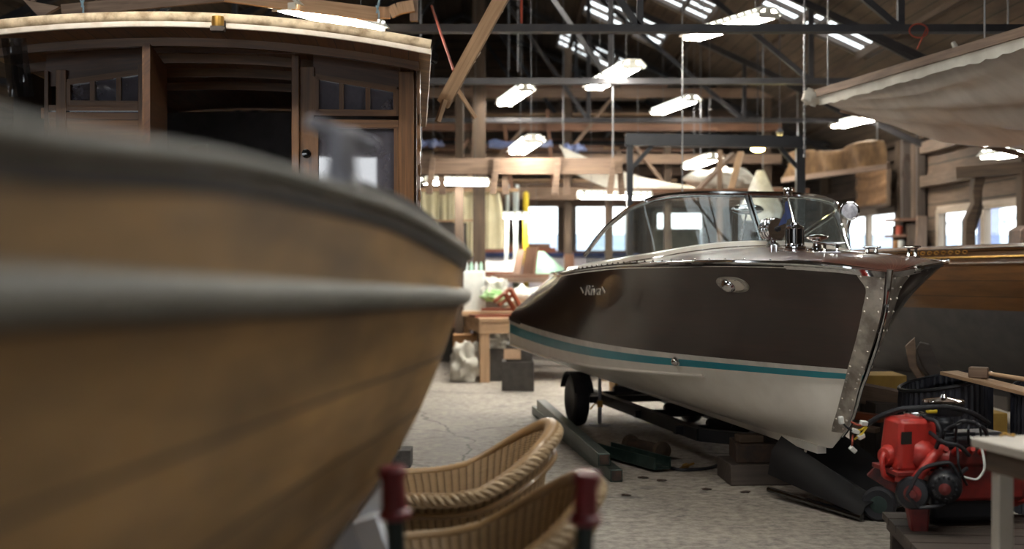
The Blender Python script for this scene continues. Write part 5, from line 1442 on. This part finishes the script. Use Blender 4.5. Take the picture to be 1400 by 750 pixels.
# long pale cabinet with a dark blue edge
cbn = thing('long_cabinet', 'long pale cabinet with a dark blue top edge below the far window', 'cabinet', (.45, 22.5, 0), 0)
m = MB(); m.box((.45, 22.5, .77), (3.4, .7, 1.54)); part('body', m, M('lilac grey panel', (176, 170, 178), rough=.7), cbn, smooth=0)
m = MB(); m.box((.45, 22.46, 1.575), (3.5, .8, .07)); part('top_edge', m, m_navy, cbn, label='dark blue top edge', smooth=0)
for a, b, y, z, h, mt, l in ((625, 760, 22.3, 1.61, .09, m_redwood, 'long red plank on the far cabinet'), (640, 690, 22.5, 1.61, .05, m_timber, 'pale plank behind the red plank on the far cabinet'), (690, 752, 22.35, 1.70, .07, m_brown, 'brown plank stacked on the long red plank on the far cabinet'), (745, 860, 22.6, 1.61, .04, m_brown, 'thin brown plank on the cabinet under the bright window')):
    p, q = P(a, 340, y), P(b, 340, y); p.z = q.z = z+h/2; plank('plank', p, q, .16, h, mt, l)
crate('brown_box', 772, 347, 785, 358, 19.8, .2, m_brown, 'small brown box behind the speedboat stern deck', 'box', z0=zb)
# under and around the table
crate('cardboard_box', 619, 458, 652, 498, 16.6, .35, m_card, 'brown cardboard box on the floor under the work table', 'box', z0=0)
crumple('plastic_sheeting', V((P(641, 505, 15.85).x-.03, 15.85, .21)), (.17, .2, .25), m_sail, 'crumpled white sheeting spilling out on the floor beside the table leg', 'sheeting', 14, .7)
crumple('plastic_sheeting', P(688, 464, 16.05), (.22, .2, .16), m_plastic, 'crumpled clear sheeting on top of the crates under the table', 'sheeting', 21, .7)
crate('dark_crate', 668, 476, 692, 523, 15.9, .4, m_darkbox, 'tall dark grey crate under the work table, behind its front leg', 'crate', z0=0)
c = crate('dark_crate', 686, 494, 730, 531, 14.7, .4, m_darkbox, 'dark grey crate on the floor at the speedboat stern', 'crate', z0=0)
crate('dark_lid_box', 692, 470, 728, 494, 14.72, .36, m_darkbox, 'dark box with a pale label stacked on the grey crate at the stern', 'box')
a, b = P(689, 477, 14.68), P(712, 491, 14.68)
m = MB(); m.box(((a.x+b.x)/2, 14.709, (a.z+b.z)/2+.0), (b.x-a.x, .02, a.z-b.z)); solo('paper_label', m, m_label, 'pale cardboard tag on the dark box at the stern', 'tag', smooth=0)
a, b = P(762, 508, 13.2), P(767, 519, 13.2)
for k, (px, py) in enumerate(((628, 452), (634, 444), (640, 456), (630, 463), (622, 440))):
    p = P(px, py, 18.3); m = MB(); m.tube([V((p.x, 18.3, .066+.131*k)), V((p.x-.1, 18.85, .066+.131*k))], .065, 10); solo('round_log', m, m_brown, 'short brown log piled on the floor left behind the work table', 'log', 'logs behind the work table')

# ================================================================== FAR TIMBER RACK
rk = thing('timber_rack', 'tall timber storage rack filled with planks before the far wall', 'rack', (0, 22.5, 0), 0)
for x in (-2.0, -.72, .9, 2.5, 4.1):
    for y in (20.6, 23.6):
        m = MB(); m.bar((x, y, 0), (x, y, 4.9 if x < 2 else 4.1), .12, .14); part('post', m, m_oldpost if x > -1 else m_timber2, rk, smooth=0)
for z in (2.55, 3.1, 3.62, 4.15):
    for y in (20.5, 23.5):
        m = MB(); m.bar((-2.2, y-.08, z), (4.3, y-.08, z), .06, .15 if z > 3 else .2); part('rail', m, m_timber2 if z != 3.62 else m_brown, rk, smooth=0)
    for x in (-1.3, .2, 1.7, 3.3):
        m = MB(); m.bar((x, 20.4, z+.1), (x, 23.7, z+.1), .08, .06); part('bearer', m, m_oldpost, rk, smooth=0)
for x0, z0, x1, z1 in ((-.7, 2.6, .2, 3.6), (.9, 3.2, 1.7, 4.2), (2.5, 2.6, 1.8, 3.5)):
    m = MB(); m.bar((x0, 20.36, z0), (x1, 20.36, z1), .05, .1, up=(0, 1, 0)); part('brace', m, m_timber2, rk, smooth=0)
# planks lying across the rack shelves
rng = random.Random(11); k = 0
for z in (2.69, 3.24, 3.76, 4.29):
    for y in (20.95, 21.45, 22.0, 22.6):
        for lay in range(2):
            x0 = rng.uniform(-2.1, -.2); x1 = x0+rng.uniform(2.4, 4.2); w = rng.uniform(.14, .3); h = rng.uniform(.03, .06)
            m = MB(); zz = z+.03+lay*.066
            m.bar((x0, y, zz), (min(x1, 4.2), y+rng.uniform(-.06, .06), zz+rng.uniform(0, .01)), w, h)
            solo('stored_plank', m, rng.choice([m_brown, m_timber2, m_brown, m_oldpost, m_timber]), 'brown plank stored on the shelves of the far timber rack', 'plank', 'planks stored in the far rack', smooth=0)
# slanting sticks left leaning through the rack
for a, b, w, mt, l in (((640, 262), (655, 150), .09, m_timber2, 'pale slanting board at the left end of the far rack'), ((700, 262), (690, 170), .06, m_brown, 'thin brown batten standing at the far rack above the trestle'), ((757, 265), (748, 150), .05, m_brown, 'thin batten standing behind the long white canvas'), ((603, 250), (640, 190), .08, m_brown, 'left raking brace above the trestle beam'), ((660, 240), (640, 190), .07, m_timber2, 'right raking brace above the trestle beam')):
    p, q = P(*a, 20.2), P(*b, 20.36); plank('leaning_batten', p, q, w, .04, mt, l, 'batten')
# thick post in front
p = P(655, 60, 18.2); plank('roof_post', V((p.x, 18.2, 0)), V((p.x, 18.2, roof_z(p.x)-.1)), .18, .16, m_oldpost, 'thick brown post rising to the roof left of the trusses', 'post', up=(0, 1, 0))
p = P(628, 120, 17.2); plank('roof_post', V((p.x, 17.2, 0)), V((p.x, 17.2, 4.1)), .11, .12, m_oldpost, 'pale post standing behind the slanting plank', 'post', up=(0, 1, 0))
# long trestle beam with tapered legs, carried by two posts
bz0, bz1 = P(0, 238, 15.2).z, P(0, 216, 15.2).z
tb = thing('trestle_beam', 'long pale wooden trestle beam with tapered wedge legs hung before the far rack', 'trestle', V((.1, 15.2, bz0-.2)), 0)
x0, x1 = P(545, 0, 15.2).x, P(850, 0, 15.2).x
m = MB(); m.bar((x0, 15.2, (bz0+bz1)/2), (x1, 15.2, (bz0+bz1)/2), .06, bz1-bz0, up=(0, 0, 1)); part('beam', m, m_timber2, tb, smooth=0)
for px in (597, 684, 768, 843):
    x = P(px, 0, 15.2).x
    for dx in (-.04, .04):
        m = MB(); m.prism([(-.03, 0), (.03, 0), (.03+dx*.9, -.43), (-.05+dx*.9, -.43)], (x+dx, 15.13 if dx < 0 else 15.26, bz1-.0), (1, 0, 0), UP_, .05); part('leg', m, m_timber2, tb, smooth=0)
for px in (575, 838): 
    x = P(px, 0, 15.2).x; rope((x, 15.2, bz1), (x, 15.2, roof_z(x)-.05), .012, m_wire, 'steel wire holding the %s end of the trestle beam' % ('left' if px < 700 else 'right'), cat='wire', name='wire')
# white canvas over the rack, blue tarpaulins
m = MB(); rows = []
for j in range(7):
    a, b = P(764+4*j, 198+7*j, 18.2), P(962, 258+1.4*j, 18.6)
    rows.append([a.lerp(b, i/16)+V((0, .03*math.sin(i*.9+j), -.20*math.sin(PI*i/16)*(.5+.06*j)+.02*math.sin(j*2.2))) for i in range(17)])
m.surf(rows, thick=.006); solo('white_canvas', m, m_sail, 'long white canvas slung down to the right behind the gantry', 'canvas', smooth=60)
for q_, l_ in ((P(770, 203, 18.2), 'left'), (P(958, 262, 18.55), 'right')): rope(q_, upto(q_), .008, m_wire, 'thin cord holding the %s end of the white canvas' % l_, cat='cord', name='cord')
for (a, b, c, d), l in (((668, 190, 755, 204), 'left blue tarpaulin strip rolled on the far rack'), ((772, 197, 800, 208), 'short right blue tarpaulin strip on the far rack'), ((570, 190, 606, 202), 'blue tarpaulin strip at the far left beside the cabin')):
    p, q = P(a, (b+d)/2, 20.3), P(c, (b+d)/2, 20.3); m = MB(); m.tube([p.lerp(q, i/10)+V((0, 0, .015*math.sin(i*2))) for i in range(11)], [.06+.02*math.sin(i*1.3) for i in range(11)], 10); solo('blue_tarpaulin', m, m_bluetarp, l, 'tarpaulin')
# cream canvases hanging on a rail
ry = 19.0
rl = P(580, 252, ry); rr = P(700, 252, ry)
plank('hanging_rail', V((rl.x-.3, ry, 2.53)), V((rr.x+.1, ry, 2.53)), .05, .05, m_timber, 'wooden rail carrying the cream canvas panels', 'rail')
for px, w, ptop, pbot, sh, l in ((588, 26, 262, 345, 0, 'leftmost cream canvas panel beside the cabin'), (612, 20, 264, 302, 0, 'short cream canvas with a rounded lower end'), (634, 30, 262, 350, 0, 'broad cream canvas panel in the middle of the rail'), (672, 34, 256, 340, 1, 'right cream canvas with curved shoulders, next to the pale pipes')):
    m = MB(); rows = []
    for j in range(12):
        f = j/11; ww = w*(.55+.45*min(1, f*2.2)) if sh else w*(1-.12*f)
        rows.append([P(px+ww*(q/10-.5), ptop+(pbot-ptop)*f, ry+.03+.03*math.sin(q*1.3+px)) for q in range(11)])
    m.surf(rows, thick=.008); solo('canvas_panel', m, m_canvas, l, 'canvas', 'cream canvases on the rail', smooth=60)
m = MB(); m.bar(P(578, 302, 18.7), P(660, 301, 18.7), .05, .03); solo('thin_rail', m, m_timber, 'thin wooden strip across the cream canvas panels', 'rail', smooth=0)
crate('grey_board', 598, 304, 638, 340, 18.85, .03, m_darkbox, 'grey board below the cream canvas panels', 'board', z0=0, bevel=0)
for a, b, l in (((690, 340), (694, 252), 'left one of three pale pipes standing beside the yellow post'), ((701, 340), (707, 252), 'middle one of three pale pipes standing beside the yellow post'), ((711, 340), (703, 262), 'right one of three pale pipes crossing beside the yellow post')):
    p, q = P(*a, 20.2), P(*b, 20.3); p.z = .0; m = MB(); m.tube([p, q], .035, 10); solo('pale_pipe', m, m_pipe, l, 'pipe')
p = P(719, 300, 20.1); m = MB(); m.tube([V((p.x, 20.1, 0)), V((p.x, 20.1, P(0, 265, 20.1).z))], .045, 12); m.ball((p.x, 20.1, P(0, 265, 20.1).z), .045, 12, 6); solo('yellow_post', m, m_yellow, 'bright yellow post left of the far window', 'post')
# black gantry
gy = 15.0; gz_ = P(0, 184, gy).z
gn = thing('steel_gantry', 'black steel goal shaped gantry standing behind the speedboat', 'gantry', (2.1, gy, 0), 0)
gx0, gx1 = P(861, 0, gy).x, P(1094, 0, gy).x
m = MB(); m.bar((gx0-.05, gy, gz_-.06), (gx1+.05, gy, gz_-.09), .14, .14); part('beam', m, m_blacksteel, gn, smooth=0)
for x, s in ((gx0, 1), (gx1, -1)):
    m = MB(); m.bar((x, gy, 0), (x, gy, gz_-.13), .07 if s > 0 else .1, .09); part('post', m, m_blacksteel, gn, smooth=0)
    m = MB(); m.bar((x, gy, gz_-.42), (x+s*.26, gy, gz_-.13), .05, .05); part('brace', m, m_blacksteel, gn, smooth=0)
    m = MB(); m.box((x, gy, .012), (.3, .5, .024)); part('foot_plate', m, m_blacksteel, gn, smooth=0)
for px, py, d, l in ((1066, 189, 15.4, 'small lit yellow bulb just above the right end of the gantry'), (1036, 204, 15.4, 'small lit yellow bulb just below the right part of the gantry beam')):
    p = P(px, py, d); t = thing('bulb_lamp', l, 'lamp', p, 0)
    m = MB(); m.ball(p, (.085, .045, .035), 14, 8); part('bulb', m, m_bulb, t)
    m = MB(); m.lathe([(.03, 0), (.05, .04), (.03, .07), (.01, .09)], p+V((0, 0, .035)), UP_, 14); m.tube([p+V((0, 0, .1)), upto(p)], .006, 5); part('cord_holder', m, m_steel, t)
# chains and wires hanging down
p = P(1100, 215, 12.0); m = MB(); q = upto(p); n = 60
for i in range(n):
    a = p.lerp(q, i/n); b = p.lerp(q, (i+.85)/n); m.tube([a, b], .009 if i % 2 else .014, 5)
solo('hoist_chain', m, m_wire, 'thin hoist chain hanging above the bow side of the windshield', 'chain')
p = P(933, 264, 13.2); m = MB(); m.tube([p, upto(p)], .007, 5); solo('wire', m, m_wire, 'thin straight wire hanging before the middle of the gantry', 'wire')
for px, py, d, l in ((696, 95, 16.0, 'thin dark cord hanging left of the middle lamps'), (708, 98, 15.2, 'pale cord hanging beside the short red rope')):
    p = P(px, py, d); m = MB(); m.tube([p, upto(p)], .006, 5); solo('cord', m, m_wire, l, 'cord')
# loft planks over the gantry, sheets beyond
plank('slanting_plank', P(952, 262, 16.6), P(1002, 210, 16.9), .1, .04, m_timber2, 'pale slanting plank behind the windshield, left of the bundled sheet')
plank('slanting_plank', P(999, 262, 16.4), P(1013, 208, 16.7), .08, .04, m_timber, 'steeper slanting plank behind the windshield top')
p = P(984, 262, 16.2); plank('pale_post', V((p.x, 16.2, 0)), V((p.x, 16.2, P(0, 205, 16.2).z)), .06, .06, m_timber2, 'pale thin post behind the windshield', 'post', up=(0, 1, 0))
crumple('bundled_sheet', P(990, 252, 17.8), (.42, .3, .2), m_sail, 'bundled white sheet lying high behind the windshield', 'sheet', 31, .5)
m = MB(); rows = []
tp = P(1043, 233, 15.9)
for j in range(10):
    f = j/9; rows.append([tp+V((-.03+(.04+.20*min(1, f*1.3)-.10*max(0, f-.7))*math.cos(q*2*PI/20)*(1+.18*math.cos(q*2.1+j*.3)), (.03+.1*f)*math.sin(q*2*PI/20), -.62*f)) for q in range(21)])
m.surf(rows); solo('plastic_bag', m, m_plastic, 'white plastic bag hanging to a point behind the windshield', 'plastic bag', smooth=60)
rope(tp, V((tp.x, tp.y, roof_z(tp.x)-.05)), .006, m_wire, 'thin cord from the roof holding the white hanging bag', cat='cord', name='cord')
# loft shelf the bundle lies on
sf = thing('loft_shelf', 'brown plank shelf below the bundled white sheet behind the windshield', 'shelf', (2.7, 17.6, 0), 0)
zs = P(0, 263, 17.6).z
m = MB(); m.box((2.5, 17.2, zs-.04), (2.6, 1.7, .06)); part('shelf_board', m, m_brown, sf, smooth=0)
for x in (1.3, 3.7):
    m = MB(); m.bar((x, 17.2, 0), (x, 17.2, zs-.07), .1, .1); part('post', m, m_oldpost, sf, smooth=0)
# pale notice panel and beige board on the far wall, small lit box
crate('beige_board', 896, 312, 958, 345, 26.6, .05, M('beige board', (168, 158, 136), rough=.8), 'beige board leaning at the far wall below the small window', 'board', z0=.0, bevel=0)
crate('far_crate', 966, 310, 1000, 350, 25.6, .5, m_oldpost, 'dark brown crate at the far wall seen through the windshield', 'crate', z0=0)
# right hand side: rolled canvas on a pole, grooved panel, brackets
a, b = P(1062, 232, 19.0), P(1216, 222, 18.2)
sp_ = thing('pole_shelf', 'long wooden pole hung on wires under the rolled brown canvas on the right', 'pole', a, 0)
a, b = P(1070, 246, 18.6), P(1215, 227, 17.2)
m = MB(); m.bar(a, b, .07, .07); part('pole', m, m_timber2, sp_, smooth=0)
for f in (.15, .9):
    p = a.lerp(b, f); m = MB(); m.tube([p, upto(p)], .01, 6); part('hanger', m, m_wire, sp_)
m = MB(); rows = []
for j in range(9):
    f = j/8
    rows.append([(a+V((0, -.02, .04))).lerp(b+V((0, -.02, .04)), i/20)+V((.0, -.22*math.sin(f*2.6), .30*math.sin(f*1.75)*(1+.12*math.sin(i*.5)))) + V((.05*math.sin(i*1.1+j*.4), 0, 0)) for i in range(20)])
m.surf(rows, thick=.008); solo('rolled_canvas', m, M('brown old canvas', (134, 104, 72), (92, 70, 50), rough=.85, scale=3, stretch=(4, 1, 1)), 'sagging brown canvas rolled over a pole at the right wall', 'canvas', smooth=60)
p0, p1 = P(1147, 300, 20.6), P(1228, 240, 18.9)
t = thing('grooved_panel', 'pale brown moulded panel hung above the right wall window', 'panel', V((5.7, 19.8, p0.z)), 0)
y0, y1 = 19.05, 20.75; z0, z1 = 2.32, 2.95
def rp(y, z, out=0): return V((5.62-out, y, z))
m = MB(); m.surf([[rp(y0+(y1-y0)*i/20, z0+(z1-z0)*j/30, .035*max(0, math.sin(j*.62-((i-10)/10)**2*1.8))) for i in range(21)] for j in range(31)], thick=-.02); part('moulded_face', m, M('brown fibre panel', (128, 96, 66), (98, 72, 50), rough=.7, scale=4), t, smooth=60)
m = MB()
for y in (y0, y1): m.bar(rp(y, z0, .02), rp(y, z1, .02), .05, .05)
m.bar(rp(y0, z0, .02), rp(y1, z0, .02), .05, .05); m.bar(rp(y0, (z0+z1)/2, -.12), V((5.98, y0, (z0+z1)/2)), .05, .05); part('edge_frame', m, m_oldpost, t, smooth=0)
# forked timber strut with a head beam in front of the right window
y = 14.6
st_ = thing('forked_strut', 'forked dark timber strut with a head beam in front of the right windows', 'strut', V((P(1330, 0, y).x, y, 0)), 0)
X = lambda px: P(px, 0, y).x
Zp = lambda py: P(0, py, y).z
m = MB(); m.prism([(X(1316)-.02, 0), (X(1334), 0), (X(1331), Zp(300)), (X(1336), Zp(285)), (X(1344), Zp(242)), (X(1330), Zp(242)), (X(1327), Zp(262)), (X(1329), Zp(278)), (X(1318), Zp(300))], (0, y, 0), (1, 0, 0), UP_, .14); part('main_strut', m, m_oldpost, st_, bevel=.01)
m = MB(); m.prism([(X(1336), Zp(245)), (X(1346), Zp(242)), (X(1345), Zp(290)), (X(1335), Zp(320)), (X(1331), Zp(300))], (0, y+.1, 0), (1, 0, 0), UP_, .1); part('rear_fork', m, m_darktimber, st_, bevel=.008)
m = MB(); m.bar((X(1306), y-.05, Zp(237)), (5.78, y-.35, Zp(231)), .14, .13); part('head_beam', m, m_oldpost, st_, smooth=0)
m = MB(); m.bar((5.72, y-.33, 0), (5.72, y-.33, Zp(236)), .14, .14); part('post', m, m_oldpost, st_, smooth=0)
X = lambda px: P(px, 0, 12.9).x
Zp = lambda py: P(0, py, 12.9).z
m = MB(); q = [(X(1378), Zp(348)), (X(1386), Zp(330)), (X(1386), Zp(315)), (X(1398), Zp(308)), (X(1425), Zp(308)), (X(1425), Zp(348))]
m.prism([(a, b) for a, b in q], (0, 12.9, 0), (1, 0, 0), UP_, .3); solo('brown_crate', m, m_rust, 'dark brown angular crate at the right edge before the window', 'crate', bevel=.01)
m = MB(); m.box((X(1404), 12.95, Zp(348)/2), (.5, .4, Zp(348))); solo('crate_pedestal', m, m_darktimber, 'dark pedestal under the brown crate at the right picture edge', 'pedestal', smooth=0)
# posts and shelves between the right windows
for px, y_, w, l in ((1240, 18.9, .16, 'dark upright between the two right windows, left one'), (1258, 18.5, .12, 'dark upright between the two right windows, right one')):
    x = P(px, 0, y_).x; plank('wall_post', V((x, y_, 0)), V((x, y_, ZE+.1)), w, .12, m_darktimber, l, 'post', up=(0, 1, 0))
p = P(1251, 262, 18.0); m = MB(); m.bar(V((p.x-.1, 17.6, 0)), V((p.x+.0, 17.7, P(0, 295, 17.7).z)), .14, .05); solo('leaning_board', m, m_timber2, 'grey board leaning between the right windows', 'board', smooth=0)
wsf = thing('wall_shelves', 'small brown wall shelves between the right windows', 'shelves', (5.7, 18.6, 0), 0)
for py in (300, 322, 342):
    m = MB(); z = P(0, py, 18.3).z; m.box((5.68, 18.55, z), (.36, .7, .035)); part('shelf', m, m_brown, wsf, smooth=0)
m = MB(); 
for yy in (18.2, 18.9): m.box((5.74, yy, 1.0), (.24, .04, 2.0))
part('side', m, m_oldpost, wsf, smooth=0)
for y_, z, mt, l in ((18.4, 342, m_white, 'small white tin on the lowest wall shelf'), (18.65, 342, m_card, 'small brown tin on the lowest wall shelf'), (18.5, 322, m_rope, 'small red tin on the middle wall shelf')):
    zz = P(0, z, 18.3).z+.0175; m = MB(); m.lathe([(.05, 0), (.05, .12), (.045, .13), (0, .13)], (5.6, y_, zz), UP_, 14); solo('tin', m, mt, l, 'tin')
p = P(1240, 234, 18.7); m = MB(); n = 40; m.tube([p+V((.07*math.cos(i*.5), .02*math.sin(i), .17*math.sin(i*.5)+.003*i)) for i in range(n)], .010, 6); m.tube([p+V((0, .05, .2)), p+V((0, .25, .24))], .012, 6); solo('cable_coil', m, m_rust, 'brown cable coil hung on the uprights between the right windows', 'cable')
# greenhouse frame outside the right windows
gh = thing('greenhouse', 'white framed greenhouse standing outside the right windows', 'greenhouse', (11, 20, -.12), 0)
for k in range(7):
    m = MB(); y_ = 13+2.6*k; m.bar((10, y_, -.12), (10, y_, 2.3), .08, .08); m.bar((10, y_, 2.3), (12.5, y_, 3.2), .08, .08); part('frame_bar', m, m_polycarb, gh, smooth=0)
m = MB(); 
for z in (.9, 2.3): m.bar((10, 12, z), (10, 30, z), .06, .08)
part('rail', m, m_polycarb, gh, smooth=0)
m = MB(); m.surf([[(10.05, y_, z) for y_ in (12, 30)] for z in (-.12, .9)]); part('side_wall', m, m_hill, gh, smooth=0)
m = MB(); m.box((8.3, 22.3, 1.5), (.3, .3, 3.2)); solo('steel_column', m, m_bluetarp, 'blue grey column outside the right window', 'column', bevel=.01)

# ================================================================== GREY SHEET HUNG UNDER THE ROOF AT RIGHT
L1, L2 = P(1117, 136, 11.8), P(1150, 150, 12.3)
R1, R2 = P(1450, 40, 8.7), P(1440, 222, 11.4)
sh = thing('hung_sheet', 'large shiny grey sheet stretched under the roof at upper right', 'sheet', (L1+R2)/2, 0)
m = MB(); rows = []
NJ, NI = 28, 44
for j in range(NJ+1):
    f = j/NJ; a, b = L1.lerp(L2, f), R1.lerp(R2, f); row = []
    for i in range(NI+1):
        g_ = i/NI; p = a.lerp(b, g_)
        fold = .06*math.sin(f*24+g_*3.5+.8*noise.noise(V((f*4, g_*2, 1))))*min(1, g_*3)+.14*noise.noise(V((f*7, g_*1.4, 4)))*min(1, g_*2)
        row.append(p+V((0, 0, fold-.12*math.sin(PI*f)*g_)))
    rows.append(row)
m.surf(rows, thick=.008); part('sheet', m, m_greysheet, sh, smooth=60)
m = MB(); m.bar(L1-(R1-L1)*.01+V((0, -.03, .05)), R1+V((0, -.03, .05)), .07, .07); part('spar', m, m_timber2, sh, smooth=0)
m = MB(); rows = []
for dz in (0.05, -.0, -.06):
    rows.append([L1.lerp(R1, i/50)+V((0, -.075 if dz < .05 else -.06, dz*(1+.8*abs(noise.noise(V((i*.35, 2, 0)))))-.0)) for i in range(51)])
m.surf(rows, thick=.005); part('folded_hem', m, m_sail, sh, label='pale hem folded over the spar')
m = MB(); m.bar(L2, R2, .05, .05); part('lower_batten', m, m_timber2, sh, smooth=0)
m = MB(); m.ball(L1+V((-.05, 0, .02)), (.09, .07, .07), 14, 10, .5, 3); part('knotted_end', m, m_sail, sh, smooth=60)
for p in (L1.lerp(R1, .06), L1.lerp(R1, .75), L2.lerp(R2, .8)):
    m = MB(); m.tube([p+V((0, 0, .06)), upto(p)], .008, 5); part('hanging_wire', m, m_wire, sh)
# clothlike bits caught in the truss
p = P(1303, 58, 11.0); m = MB(); m.tube([p, p+V((.03, -.03, -.08)), p+V((.01, -.02, -.16))], [.02, .03, .012], 8); solo('rag', m, m_sail, 'little white rag tied to the nearest truss above the grey sheet', 'rag')
p = P(1256, 42, 10.93); m = MB(); m.tube([p+V((.08*math.cos(a), 0, .06*math.sin(a))) for a in [q*.45 for q in range(16)]]+[p+V((-.02, -.02, -.16))], .007, 5); solo('loose_rope', m, m_rope, 'loose red cord looped on the nearest truss above the grey sheet', 'cord')
